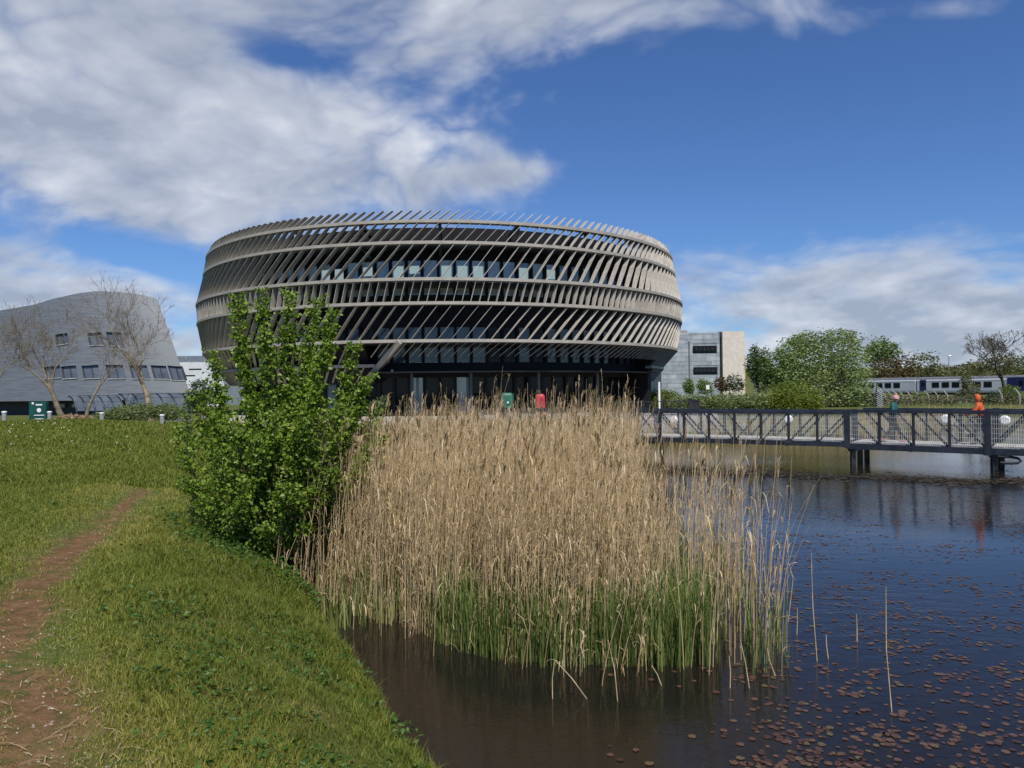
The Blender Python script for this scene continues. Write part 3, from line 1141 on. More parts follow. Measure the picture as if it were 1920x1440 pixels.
# new green shoots low in the stand
PG = np.concatenate([scatter(BED_A, 4200), scatter([(-2.2, 9.6), (0, 7.75), (2.0, 7.7), (2.4, 9.2), (0.5, 9.4), (-1.8, 10.6)], 6600), scatter(BED_C, 260)])
PG = PG[vnoise(PG, 0.9, 31) + 0.25 * rng.uniform(size=len(PG)) > 0.33]
n = len(PG)
hG = rng.uniform(0.45, 1.25, n)
for j in range(3):
    a = rng.uniform(0, 2 * np.pi, n)
    out = np.stack([np.cos(a), np.sin(a), np.zeros(n)], 1)
    hj = hG * rng.uniform(0.6, 1.0, n)
    p = np.zeros((n, 4, 3))
    b = np.c_[PG + rng.normal(0, 0.015, (n, 2)), np.full(n, -0.1)]
    ln = rng.uniform(0.04, 0.30, n) * hj
    for m_, q in enumerate((0, 0.4, 0.75, 1.0)):
        p[:, m_] = b + out * (ln * q ** 2)[:, None] + np.array([[0, 0, 1.0]]) * (hj * (q - 0.12 * q ** 3))[:, None]
    wd = np.array([0.009, 0.013, 0.010, 0.001])[None, :] * rng.uniform(0.7, 1.2, n)[:, None]
    V, F = ribbons(p, wd, np.stack([-np.sin(a), np.cos(a), np.zeros(n)], 1))
    grn.add(V, F, np.repeat(np.clip(rng.normal(0.5, 0.22, n), 0, 1), 8))
tag(link('green_reed_shoots', grn.mesh('green_reed_shoots'), reed_green), 'fresh green shoots at the foot of the dry reeds', 'reeds', kind='stuff')

# iris like green blades at the water's edge
ir = Soup()
for cx_, cy_, m_ in ((-2.18, 9.05, 34), (-1.86, 9.15, 10), (-1.62, 9.3, 8), (-2.35, 9.35, 16)):
    a = rng.uniform(0, 2 * np.pi, m_)
    out = np.stack([np.cos(a), np.sin(a), np.zeros(m_)], 1)
    hj = rng.uniform(0.2, 0.48, m_)
    b = np.c_[cx_ + rng.normal(0, 0.07, m_), cy_ + rng.normal(0, 0.07, m_), np.full(m_, -0.02)]
    p = np.stack([b + out * (hj * 0.25 * q ** 2)[:, None] + np.array([[0, 0, 1.0]]) * (hj * q)[:, None] for q in (0, 0.5, 0.8, 1.0)], 1)
    V, F = ribbons(p, np.array([0.018, 0.022, 0.016, 0.001])[None, :] * np.ones((m_, 1)), np.stack([-np.sin(a), np.cos(a), np.zeros(m_)], 1))
    ir.add(V, F, np.repeat(np.clip(rng.normal(0.75, 0.2, m_), 0, 1), 8))
tag(link('iris_clump', ir.mesh('iris_clump'), reed_green), 'bright green iris leaves at the water edge below the bush', 'iris')

# single stems standing out in open water, each a thing
stemm = mat('dry_reed_stem', (0.46, 0.36, 0.21), 0.6, var=0.15, scale=8)
STEMS = [  # foot pixel, head pixel, label
    ((1532, 1240), (1521, 1037), 'tall bent dry reed stem alone in open water right of the reeds'),
    ((1672, 1335), (1661, 1100), 'longest lone dry stem leaning in the lily pads'),
    ((1494, 1190), (1495, 1140), 'short dry stub nearest the right edge of the reed bed'),
    ((1553, 1235), (1549, 1190), 'short broken stub just right of the tall bent stem'),
    ((1607, 1203), (1606, 1152), 'thin upright stub between the two tall lone stems'),
    ((1454, 1268), (1438, 1215), 'slanted dry stem at the outer tip of the reed fringe'),
    ((1036, 1310), (1040, 1238), 'upright half of a snapped reed in front of the reed bed'),
    ((1100, 1310), (1040, 1237), 'slanting half of the snapped reed in front of the reed bed'),
    ((1158, 1315), (1140, 1200), 'dry stem standing clear just right of the snapped reed'),
    ((1369, 1290), (1367, 1230), 'short stem left of the pair in the fringe water'),
    ((1405, 1290), (1388, 1200), 'dry stem with a bent top in the fringe water'),
    ((1240, 1285), (1222, 1248), 'small tilted stub under the reed front'),
]
for (fx, fy), (hx, hy), lab in STEMS:
    a = at_z(fx, fy, 0.0)
    b = at(hx, hy, a.y + 0.02)
    mid = (a + b) / 2 + Vector((random.uniform(-0.02, 0.02), 0.02, 0))
    e = MB().tube([a - Vector((0, 0, 0.25)) - (b - a) * 0.05, a, mid, b], [0.0055, 0.0055, 0.005, 0.0035], 6)
    tag(e.build('reed_stem', stemm), lab, 'reed stem', 'lone reed stems in open water')
# the bent top of one fringe reed
a = at_z(1478, 1165, 0.0)
b1, b2 = at(1487, 1085, a.y), at(1480, 1058, a.y)
b3 = at(1494, 1054, a.y)
tag(MB().tube([a - Vector((0, 0, 0.2)), a, (a + b1) / 2, b1, b2, b3], [0.0055, 0.0055, 0.005, 0.005, 0.004, 0.006], 6).build('reed_stem', stemm),
    'reed stem with a kinked pale top at the right edge of the reed bed', 'reed stem', 'lone reed stems in open water')
# fallen pale stick across the grass at the foot of the bush
a, b = at_z(556, 1113, 0.28), at_z(650, 1117, 0.10)
tag(MB().tube([a, (a + b) / 2 + Vector((0, 0, 0.02)), b], [0.008, 0.008, 0.005], 6).build('fallen_stick', stemm), 'thin pale fallen stick lying at the foot of the bush', 'stick')

# ------------------------------------------------------------------ lily pads
padm = leaf_mat('lily_pad', [(0.0, (0.046, 0.024, 0.018)), (0.5, (0.096, 0.049, 0.034)), (0.85, (0.124, 0.068, 0.041)), (1.0, (0.111, 0.094, 0.040))], 0.1, 0.4)
pads = []
cl = []
for _ in range(560):
    y = 5.2 + 20 * rng.uniform() ** 1.6
    u = rng.uniform(0.10, 0.74)
    cl.append((u * y, y, rng.uniform(0.10, 0.42)))
for cx_, cy_, sr in cl:
    if cx_ < 0.28 * cy_ and rng.uniform() < 0.75:
        continue
    for _ in range(int(rng.integers(3, 13) * (1.0 if cx_ > 1.6 else 0.35) + 1)):
        x, y = cx_ + rng.normal(0, sr) , cy_ + rng.normal(0, sr * 0.45)
        pads.append((x, y, rng.uniform(0.015, 0.035)))
pads = np.array(pads)
keep = (pads[:, 1] > 4.8) & (shore(pads[:, :2]) < -0.35)
keep &= ~(inside(pads[:, :2], BED_A) | ((pads[:, 0] < 3.2) & (pads[:, 1] > 9.2)))
pads = pads[keep]
pads = pads[np.argsort(pads[:, 1])]


def pad_geo(r, seed):
    rs = np.random.default_rng(seed)
    m_ = 11
    a = np.linspace(0.16, 2 * np.pi - 0.16, m_)
    rr = r * (1 + 0.07 * rs.normal(size=m_))
    V = np.c_[rr * np.cos(a), rr * np.sin(a), 0.002 * rs.uniform(size=m_)]
    return np.concatenate([[[0, 0, 0.0]], V])


pad_meshes = []
for s_ in range(8):
    V = pad_geo(1.0, s_)
    V[:, 2] *= 6
    F = np.array([(0, k, k + 1) for k in range(1, 11)])
    pad_meshes.append(np_mesh('lily_pad', V, F, False, np.full(12, [0.2, 0.4, 0.5, 0.6, 0.7, 0.35, 0.95, 0.8][s_])))
inframe = np.abs(pads[:, 0] / pads[:, 1]) < 0.70
near_idx = [i for i in range(len(pads)) if inframe[i]][:300]
for i in near_idx:
    x, y, r = pads[i]
    o = link('lily_pad', pad_meshes[i % 8], padm, None, (x, y, 0.004 + 0.0012 * (i % 4)))
    o.scale = (r, r, 0.1)
    o.rotation_euler = (0, 0, rng.uniform(0, 6.28))
    tag(o, 'small reddish brown lily pad floating in the nearest patches of open water', 'lily pad', 'lily pads on the near water')
far_idx = np.setdiff1d(np.arange(len(pads)), near_idx)
Vs, Fs, Ts = [], [], []
for q, i in enumerate(far_idx):
    x, y, r = pads[i]
    a = rng.uniform(0, 6.28)
    V = pad_geo(r, int(i % 8))
    ca, sa = math.cos(a), math.sin(a)
    Vs.append(np.c_[V[:, 0] * ca - V[:, 1] * sa + x, V[:, 0] * sa + V[:, 1] * ca + y, np.full(12, 0.004 + 0.0012 * (i % 4))])
    Fs.append(np.array([(0, k, k + 1) for k in range(1, 11)]) + 12 * q)
    Ts.append(np.full(12, rng.uniform(0.1, 1.0)))
tag(link('lily_pad_patches', np_mesh('lily_pad_patches', np.concatenate(Vs), np.concatenate(Fs), False, np.concatenate(Ts)), padm),
    'patches of small brown lily pads spread over the farther water', 'lily pads', kind='stuff')

# line of dark floating weed in front of the bridge
nw = 3400
tt = rng.uniform(0, 1, nw)
wx = 4.0 + tt * 18.5
wy = 25.6 - tt * 5.6 + rng.normal(0, 0.55, nw) * (0.3 + np.abs(np.sin(tt * 17))) + 0.5 * np.sin(tt * 9)
Pw = np.c_[wx, wy, np.full(nw, 0.006)]
a = rng.uniform(0, 6.28, nw)
Lw = rng.uniform(0.05, 0.22, nw)
dv = np.stack([np.cos(a), np.sin(a), np.zeros(nw)], 1)
sv = np.stack([-np.sin(a), np.cos(a), np.zeros(nw)], 1)
wd = rng.uniform(0.02, 0.07, nw)
V = np.stack([Pw - dv * Lw[:, None], Pw - sv * wd[:, None] + [0, 0, 0.012], Pw + dv * Lw[:, None], Pw + sv * wd[:, None] + [0, 0, 0.006]], 1).reshape(-1, 3)
i = np.arange(nw) * 4
tag(link('floating_weed', np_mesh('floating_weed', V, np.c_[i, i + 1, i + 2, i + 3], False, np.repeat(rng.uniform(0, 1, nw), 4)), leaf_mat('dark_weed', [(0.0, (0.020, 0.016, 0.010)), (0.7, (0.045, 0.036, 0.022)), (1.0, (0.11, 0.075, 0.04))], 0.1, 0.6)),
    'line of dark floating weed on the water before the bridge', 'weed', kind='stuff')

# ------------------------------------------------------------------ the leafy bush on the bank
bush_leaf = leaf_mat('bush_leaf', [(0.0, (0.074, 0.131, 0.016)), (0.45, (0.175, 0.270, 0.033)), (0.8, (0.286, 0.377, 0.054)), (1.0, (0.442, 0.479, 0.127))], 0.38, 0.42)
BX, BY = -3.55, 10.7
bz = gz(BX, BY)
bush = empty('bush', (BX, BY, bz), 'tall leafy green bush with several upright leaders on the bank beside the reeds', 'bush')
LEAD = [((447, 560), 0.1), ((492, 546), -0.2), ((540, 552), 0.0), ((592, 560), 0.25), ((622, 580), -0.3), ((662, 650), 0.1), ((690, 705), -0.2), ((402, 665), 0.3), ((365, 735), 0.1),
        ((338, 800), 0.4), ((345, 900), -0.1), ((716, 822), -0.35), ((706, 770), 0.2), ((560, 735), 0.7), ((470, 755), -0.6), ((520, 775), -0.8), ((610, 755), 0.6), ((430, 780), -0.7), ((640, 760), -0.8), ((570, 780), -1.0),
        ((480, 820), -1.0), ((400, 850), -0.7), ((385, 930), -0.6), ((450, 940), -1.0), ((540, 910), -1.1), ((620, 880), -0.9), ((680, 880), -0.5), ((500, 990), -0.9), ((570, 990), -0.7), ((430, 1000), -0.6)]
stem_mb = []
LP, LD, LS = [], [], []
for (hx, hy), dyy in LEAD:
    head = at(hx, hy, BY + dyy)
    foot = Vector((BX + random.uniform(-0.28, 0.28), BY + random.uniform(-0.25, 0.25), bz - 0.1))
    span = head - foot
    k = 9
    pts = []
    for i in range(k):
        q = i / (k - 1)
        bow = Vector((span.x * (q ** 0.62 if abs(span.x) > 0.5 else q), span.y * q ** 0.8, span.z * q))
        pts.append(foot + bow + Vector((random.uniform(-1, 1), random.uniform(-1, 1), 0)) * 0.03 * q)
    r0 = 0.010 + 0.006 * span.length
    stem_mb.append((pts, [r0 * (1 - 0.88 * i / (k - 1)) for i in range(k)]))
    L = span.length
    tall = hy < 720
    ntw = int(L * (66 if tall else 46))
    for j in range(ntw):
        q = random.uniform(0.30 if tall else 0.22, 1.0)
        a = q * (k - 1)
        i = min(k - 2, int(a))
        b = pts[i].lerp(pts[i + 1], a - i)
        th = random.uniform(0, 2 * math.pi)
        tl = (0.36 * (1.08 - q) + 0.10) * random.uniform(0.6, 1.3)
        if tall and q > 0.58:
            tl = random.uniform(0.06, 0.17) * (1.25 - 0.6 * (q - 0.58))
        dr = Vector((math.cos(th), math.sin(th), random.uniform(0.3, 1.0))).normalized()
        e = b + dr * tl
        if tl > 0.15:
            stem_mb.append(([b, b.lerp(e, 0.5) + Vector((0, 0, -0.01)), e], [0.004, 0.003, 0.0015]))
        for m_ in range(random.randint(7, 13)):
            s_ = random.uniform(0.15, 1.05)
            LP.append(b + dr * tl * s_ + Vector((random.gauss(0, 0.022), random.gauss(0, 0.022), random.gauss(0, 0.02))))
            LD.append((dr.x * 0.5 + random.gauss(0, 0.7), dr.y * 0.5 + random.gauss(0, 0.7), random.gauss(0.15, 0.5)))
            LS.append(random.uniform(0.030, 0.084) * (0.85 if q > 0.85 else 1))
mb = MB()
for pts, rr in stem_mb:
    mb.tube(pts, rr, 5, False)
mb.build('stem', bark, bush)
LP, LD, LS = np.array(LP), np.array(LD), np.array(LS)
clump = vnoise(LP[:, [0, 2]] + LP[:, [1, 1]], 2.4, 5)
lt = np.clip(rng.normal(0.42, 0.2, len(LP)) + (clump - 0.5) * 0.35, 0, 1)
lm_ = leaves_mesh('foliage', LP - np.array(bush.location), LD, LS, LS * 0.72, lt)
tag(link('foliage', lm_, bush_leaf, bush), kind='stuff')


# ------------------------------------------------------------------ crowns of the farther trees
def crown_points(lobes, n, gap=0.35, seed=1):
    """points through the shells of several lobes, thinned by noise so that gaps stay open"""
    rs = np.random.default_rng(seed)
    w_ = np.array([l[3] * l[4] * l[5] for l in lobes]) ** (2 / 3)
    w_ /= w_.sum()
    out = []
    for (cx_, cy_, cz_, rx, ry, rz_), f in zip(lobes, w_):
        m_ = int(n * f * 2.2)
        d_ = unit(rs.normal(size=(m_, 3)))
        r_ = rs.uniform(0.25, 1.0, m_) ** 0.45 * (1 + 0.16 * rs.normal(size=m_))
        P = np.array([[cx_, cy_, cz_]]) + d_ * r_[:, None] * np.array([[rx, ry, rz_]])
        s_ = 1.4 / max(0.3, (rx + rz_) * 0.25)
        g = 0.6 * vnoise(P[:, [0, 2]], s_, seed) + 0.4 * vnoise(P[:, [1, 2]] + 7.3, s_ * 2.1, seed + 2)
        out.append(P[g > gap])
    P = np.concatenate(out)
    return P[rs.permutation(len(P))[:n]]


def leafy_tree(name, label, base, lobes, n, size, lmat, trunk_h, trunk_r, tmat=bark, group=None, cat='tree', gap=0.35, seed=1, lean=0.0, trunks=1):
    t_ = empty(name, base, label, cat, group)
    B = np.array(base)
    L = [(l[0] - base[0], l[1] - base[1], l[2] - base[2], *l[3:]) for l in lobes]
    P = crown_points(L, n, gap, seed)
    tint = np.clip(0.5 + 0.22 * rng.normal(size=len(P)) + 0.30 * (vnoise(P[:, [0, 2]], 0.9, seed + 5) - 0.5), 0, 1)
    tag(link('crown', quads_mesh('crown', P, size * rng.uniform(0.6, 1.4, len(P)), tint), lmat, t_), kind='stuff')
    if trunk_h > 0:
        mb = MB()
        for k in range(trunks):
            off = Vector(((k - (trunks - 1) / 2) * trunk_r * 4, 0, 0))
            top = Vector((lean, 0, trunk_h)) + off
            mb.tube([off + Vector((0, 0, -0.2)), off + Vector((0, 0, trunk_h * 0.3)), off.lerp(top, 0.65) + Vector((0.05, 0, 0)), top], [trunk_r * 1.25, trunk_r, trunk_r * 0.75, trunk_r * 0.4], 8)
            for l in L:
                if trunks == 1:
                    mb.tube([top * 0.6, (top * 0.6).lerp(Vector(l[:3]), 0.5) + Vector((0, 0, 0.1 * trunk_h)), Vector(l[:3])], [trunk_r * 0.5, trunk_r * 0.3, trunk_r * 0.1], 5)
        mb.build('trunk', tmat, t_, world=False)
    return t_


LMAT = {
    'willow': leaf_mat('willow_leaf', [(0, (0.091, 0.134, 0.048)), (0.5, (0.193, 0.251, 0.094)), (1, (0.374, 0.425, 0.181))], 0.3),
    'birch': leaf_mat('birch_leaf', [(0, (0.044, 0.076, 0.021)), (0.5, (0.090, 0.141, 0.040)), (1, (0.154, 0.217, 0.065))], 0.3),
    'lime': leaf_mat('lime_green_leaf', [(0, (0.065, 0.094, 0.012)), (0.5, (0.138, 0.181, 0.020)), (1, (0.232, 0.268, 0.043))], 0.35),
    'top': leaf_mat('fresh_leaf', [(0, (0.064, 0.105, 0.025)), (0.5, (0.136, 0.209, 0.054)), (1, (0.236, 0.307, 0.090))], 0.3),
    'brown': leaf_mat('brown_bud', [(0, (0.058, 0.041, 0.017)), (0.5, (0.109, 0.081, 0.036)), (1, (0.167, 0.123, 0.058))], 0.3),
    'olive': leaf_mat('olive_leaf', [(0, (0.061, 0.065, 0.025)), (0.5, (0.124, 0.134, 0.054)), (1, (0.209, 0.209, 0.094))], 0.3),
    'hedge': leaf_mat('hedge_leaf', [(0, (0.073, 0.100, 0.036)), (0.5, (0.164, 0.209, 0.076)), (1, (0.281, 0.318, 0.136))], 0.3),
    'dark': leaf_mat('dark_evergreen', [(0, (0.017, 0.032, 0.014)), (0.5, (0.038, 0.064, 0.026)), (1, (0.072, 0.109, 0.043))], 0.2),
    'tan': leaf_mat('dead_grass', [(0, (0.203, 0.138, 0.080)), (0.5, (0.348, 0.246, 0.145)), (1, (0.493, 0.362, 0.232))], 0.2),
    'grey': leaf_mat('grey_shrub', [(0, (0.109, 0.116, 0.099)), (0.5, (0.189, 0.196, 0.167)), (1, (0.275, 0.275, 0.239))], 0.2),
}


def lobes_px(spec, y, depth=None):
    """lobe list from photo outlines: (px, py, half width px, half height px)"""
    out = []
    for px, py, hw, hh in spec:
        c = at(px, py, y)
        k = y / FPX
        rx = hw * k
        out.append((c.x, y + random.uniform(-0.3, 0.3) * rx, c.z, rx, depth or rx * 0.9, hh * k))
    return out


def tree_px(name, label, px, y, spec, n, size, key, trunk_h, trunk_r, **kw):
    x = (at(px, 700, y)).x
    return leafy_tree(name, label, (x, y, gz(x, y)), lobes_px(spec, y), n, size, LMAT[key], trunk_h, trunk_r, **kw)


GT = 'trees beyond the pond'
tree_px('willow_tree', 'large silvery green willow beside the train, tallest leafy tree right of the drum', 1560, 60,
        [(1560, 655, 62, 36), (1520, 672, 52, 36), (1600, 690, 44, 44), (1555, 705, 70, 42), (1590, 740, 46, 28), (1515, 720, 50, 36), (1545, 745, 60, 24), (1510, 640, 26, 20), (1580, 632, 34, 16)], 15000, 0.20, 'willow', 3.0, 0.16, group=GT, seed=3)
tree_px('willow_tree', 'darker green rounded tree between the birches and the big willow', 1475, 68,
        [(1485, 665, 34, 32), (1465, 690, 30, 34), (1500, 650, 24, 22), (1480, 712, 34, 26)], 6500, 0.20, 'top', 3.0, 0.14, group=GT, seed=4)
for k, (px, top, lab) in enumerate(((1436, 655, 'slim birch with the whitest trunk, nearest the pale stair tower'), (1414, 650, 'slim birch with drooping crown close to the stair tower wall'), (1424, 668, 'short slim birch half hidden behind its two neighbours'), (1471, 672, 'slim birch trunk standing before the darker rounded tree'))):
    y = 70 + k * 1.5
    x = at(px, 700, y).x
    leafy_tree('birch_tree', lab, (x, y, gz(x, y)), lobes_px([(px, top + 16, 11, 20), (px - 4, top + 36, 13, 24), (px + 5, top + 50, 11, 22)], y), 1700, 0.19, LMAT['birch'],
               at(px, top + 20, y).z - 1.0, 0.07, birch_bark, group='birches by the stair tower', seed=10 + k)
tree_px('gorse_bush', 'bright yellow green rounded bush at the far water edge', 1490, 48,
        [(1490, 745, 46, 30), (1468, 755, 26, 20), (1520, 755, 26, 18)], 6500, 0.13, 'lime', 1.0, 0.06, cat='bush', seed=5, gap=0.25)
tree_px('field_tree', 'tree with a fresh green top above brown lower boughs', 1655, 150,
        [(1652, 655, 26, 22), (1640, 668, 18, 18), (1668, 662, 18, 20)], 3400, 0.42, 'top', 5.0, 0.2, group=GT, seed=6)
tree_px('field_tree', 'brown budding tree just below the fresh green treetop', 1665, 147,
        [(1660, 694, 34, 24), (1690, 690, 24, 28), (1640, 704, 26, 18), (1700, 704, 22, 16)], 3600, 0.42, 'brown', 3.0, 0.2, group=GT, seed=7)
tree_px('field_tree', 'round olive tree above the front carriage of the train', 1732, 152,
        [(1732, 684, 30, 24), (1715, 700, 26, 16), (1755, 700, 26, 16), (1735, 706, 40, 14)], 3600, 0.44, 'olive', 3.0, 0.2, group=GT, seed=8)
tree_px('field_tree', 'low olive thicket under the bare tree at the right edge', 1850, 150,
        [(1835, 694, 28, 18), (1868, 688, 32, 22), (1908, 688, 32, 24), (1800, 702, 26, 12)], 4000, 0.44, 'olive', 2.0, 0.15, group=GT, seed=9)
tree_px('hedgerow', 'brownish far hedge below the street lamp', 1790, 190,
        [(1770, 695, 20, 9), (1800, 692, 26, 10), (1830, 690, 22, 12)], 1600, 0.5, 'brown', 0, 0, cat='hedge', seed=11)
tree_px('thorn_bush', 'dark olive thorn growing in front of the train windows', 1815, 72,
        [(1812, 715, 12, 16), (1818, 735, 18, 18), (1806, 748, 18, 12)], 2000, 0.17, 'olive', 1.0, 0.05, cat='bush', seed=12)
tree_px('thorn_bush', 'yellow green thorn by the fence at the right edge', 1892, 66,
        [(1892, 735, 18, 14), (1880, 750, 22, 12), (1908, 748, 16, 14)], 1800, 0.15, 'lime', 1.0, 0.05, cat='bush', seed=13)
tree_px('thorn_bush', 'low dark scrub behind the orange jacket', 1860, 64,
        [(1850, 755, 18, 10), (1862, 745, 12, 10)], 900, 0.15, 'dark', 0, 0, cat='bush', seed=14)
# long shrubbery to the right of the drum
for k, (px, hw, top, y, lab, key) in enumerate(((1240, 34, 728, 60, 'tall bright hedge shrub in the gap right of the drum', 'lime'), (1300, 44, 738, 56, 'grey green hedge shrub below the slate wall windows', 'hedge'), (1370, 46, 735, 55, 'grey green hedge shrub below the stair tower', 'hedge'), (1425, 34, 740, 54, 'hedge shrub below the birches', 'hedge'))):
    h2 = (772 - top) / 2
    tree_px('hedge_shrub', lab, px, y, [(px, top + h2, hw, h2), (px - hw * 0.5, top + h2 + 4, hw * 0.6, h2 * 0.85), (px + hw * 0.5, top + h2 + 3, hw * 0.6, h2 * 0.9)], 4600, 0.14, key, 0, 0, group='shrubbery right of the drum', cat='hedge', seed=20 + k, gap=0.2)
for k, (px, py, hw, hh, lab, key) in enumerate(((1318, 722, 14, 12, 'small dark shrub against the slate wall', 'top'), (1352, 718, 14, 12, 'small brown shrub at the slate corner', 'brown'), (1377, 716, 18, 14, 'rounded dark shrub below the stair tower', 'dark'), (1290, 722, 10, 14, 'thin upright shrub at the slate wall foot', 'top'))):
    tree_px('wall_shrub', lab, px, 80, [(px, py, hw, hh), (px + 4, py + 8, hw, hh * 0.8)], 900, 0.2, key, 0, 0, group='shrubs at the slate building', cat='shrub', seed=30 + k, gap=0.25)
# far bank: dry reeds along the water behind the bridge
fr = Soup()
PF = np.concatenate([scatter([(5.5, 38.4), (12, 40.6), (20, 41.6), (26, 44.6), (26, 46.5), (12, 43), (6, 40)], 2600), scatter([(26, 45), (31, 51.5), (50, 56.5), (50, 58), (30, 54)], 900)])
reed_batch(PF, np.clip(rng.normal(0.95, 0.25, len(PF)), 0.4, 1.5), fr, fr, 0.1, 0.012, 2, 0.6)
tag(link('far_reeds', fr.mesh('far_reeds'), reed_dry), 'pale dry reeds along the far shore behind the bridge', 'reeds', kind='stuff')

# rough scrub on the bank between the pond and the railway fence
sc = crown_points([(x, 58 + rng.uniform(0, 14), 1.15 + rng.uniform(0, 0.25), rng.uniform(1.2, 3.0), rng.uniform(0.8, 1.6), rng.uniform(0.35, 0.85)) for x in np.linspace(28, 52, 30)], 9000, 0.25, 77)
tag(link('bank_scrub', quads_mesh('bank_scrub', sc, rng.uniform(0.10, 0.26, len(sc)), np.clip(0.5 + 0.35 * rng.normal(size=len(sc)), 0, 1)),
         leaf_mat('scrub_leaf', [(0, (0.045, 0.040, 0.022)), (0.4, (0.085, 0.075, 0.038)), (0.7, (0.10, 0.115, 0.045)), (1, (0.21, 0.165, 0.095))], 0.25)),
    'rough brown and olive scrub between the far shore and the railway fence', 'scrub', kind='stuff')

# shrubs by the left building
tree_px('dark_shrub', 'dark evergreen shrub between the grey building and the drum', 375, 46, [(376, 735, 20, 24), (366, 750, 18, 16), (392, 745, 16, 18)], 2600, 0.13, 'dark', 0.8, 0.06, cat='shrub', seed=41, gap=0.25)
tree_px('hedge_shrub', 'broad flowering green hedge in front of the cycle shelter', 255, 34, [(225, 776, 30, 14), (265, 772, 36, 16), (305, 772, 32, 15), (330, 776, 24, 14), (195, 782, 20, 10)], 9000, 0.085, 'hedge', 0, 0, cat='hedge', seed=42, gap=0.2)
tree_px('lavender_shrub', 'grey low shrub beside the right hand bollard', 325, 31, [(318, 796, 16, 8), (345, 795, 20, 10)], 2200, 0.07, 'grey', 0, 0, cat='shrub', seed=43, gap=0.2)
tree_px('dead_grass_clump', 'pinkish dead grass below the glazed ground floor', 140, 36, [(140, 784, 24, 8), (165, 786, 16, 7), (115, 786, 14, 6)], 1800, 0.09, 'tan', 0, 0, cat='grass', seed=44, gap=0.2)
tree_px('stray_sapling', 'young leafy sapling beside the left of the big bush', 352, 13.5, [(350, 745, 8, 14), (348, 775, 10, 20), (352, 810, 10, 22), (356, 850, 12, 20)], 520, 0.055, 'top', 0.9, 0.012, cat='sapling', seed=45, gap=0.1)
tree_px('small_shrub', 'small leafy shrub at the right side of the bush before the dark entrance', 715, 30, [(712, 762, 20, 14), (722, 752, 10, 14), (700, 775, 14, 10)], 900, 0.08, 'hedge', 0, 0, cat='shrub', seed=46, gap=0.2)


# ------------------------------------------------------------------ bare trees
def bare_tree(name, label, base, height, spread, seed, tmat, r0, fork=0.22, group=None, dens=1.0, minr=0.006):
    rs = random.Random(seed)
    t_ = empty(name, base, label, 'tree', group)
    trunk, limbs = MB(), MB()
    budget = [int(1500 * dens)]

    def grow(p, d_, length, r, depth):
        if budget[0] <= 0 or r < minr * 0.5:
            return
        budget[0] -= 1
        k = 4 if depth < 3 else 3
        pts, rr = [p], [r]
        dd = d_.copy()
        for i in range(k):
            dd = (dd + Vector((rs.gauss(0, 0.13), rs.gauss(0, 0.13), rs.gauss(0.05, 0.08)))).normalized()
            p = p + dd * (length / k)
            pts.append(p)
            rr.append(max(minr, r * (1 - 0.45 * (i + 1) / k)))
        (trunk if depth == 0 else limbs).tube(pts, rr, 7 if depth < 2 else (4 if depth < 4 else 3), False)
        if depth >= 6:
            return
        nb = rs.choice((2, 3, 3)) if depth > 0 else rs.choice((3, 4))
        for b in range(nb):
            az_ = rs.uniform(0, 2 * math.pi) if depth else 2 * math.pi * b / nb + rs.uniform(-0.4, 0.4)
            out = rs.uniform(0.45, 0.95) * (spread * (0.75 if depth == 0 else 1) if depth < 2 else 0.85)
            s1, s2 = dd.orthogonal().normalized(), dd.cross(dd.orthogonal()).normalized()
            nd = (dd + (s1 * math.cos(az_) + s2 * math.sin(az_)) * out + Vector((0, 0, 0.10))).normalized()
            grow(p, nd, length * rs.uniform(0.62, 0.86) * (1.05 if depth == 0 else 1), rr[-1] * rs.uniform(0.62, 0.85), depth + 1)
        if depth >= 1:
            for j in range(2 if depth < 4 else 1):
                i = rs.randint(1, len(pts) - 2)
                nd = (dd + Vector((rs.gauss(0, 0.7), rs.gauss(0, 0.7), rs.gauss(0.1, 0.4)))).normalized()
                grow(pts[i], nd, length * rs.uniform(0.35, 0.6), rr[i] * 0.42, max(depth + 1, 3))
    grow(Vector((0, 0, -0.2)), Vector((0, 0, 1)), height * fork, r0, 0)
    trunk.build('trunk', tmat, t_, world=False)
    limbs.build('limbs', tmat, t_, world=False)
    # bring the crown to the height asked for
    zmax = max(v[2] for v in limbs.v)
    for c in t_.children:
        for v in c.data.vertices:
            if v.co.z > 0:
                v.co.z *= height / zmax
    return t_


def bare_px(label, px, base_py, top_py, y, spread, seed, r0, fork, tm=pale_bark, **kw):
    x = at(px, base_py, y).x
    z = gz(x, y)
    return bare_tree('bare_tree', label, (x, y, z), at(px, top_py, y).z - z, spread, seed, tm, r0, fork, **kw)


bare_px('largest bare tree, beside the right end of the grey building', 287, 800, 500, 36, 0.75, 12, 0.19, 0.34, group='bare trees before the grey building')
bare_px('bare forked tree in front of the middle of the grey building', 124, 785, 556, 40, 0.8, 5, 0.19, 0.28, group='bare trees before the grey building')
bare_px('thinner bare tree just right of the forked one', 160, 785, 585, 44, 0.7, 31, 0.13, 0.30, group='bare trees before the grey building', dens=0.6)
bare_px('bare tree cut off by the left edge of the picture', -26, 785, 560, 38, 0.85, 44, 0.17, 0.28, group='bare trees before the grey building')
bt = bare_px('bare tree with reddish buds against the sky at the right edge', 1888, 720, 612, 92, 0.8, 17, 0.30, 0.30, bark, minr=0.016)
PBud = np.array([v.co for c in bt.children if c.name.startswith('limbs') for v in c.data.vertices])
PBud = PBud[PBud[:, 2] > 4.0]
PBud = PBud[rng.permutation(len(PBud))[:900]] + rng.normal(0, 0.12, (min(900, len(PBud)), 3))
tag(link('buds', quads_mesh('buds', PBud, np.full(len(PBud), 0.2), rng.uniform(0.3, 1, len(PBud))), LMAT['brown'], bt), kind='stuff')

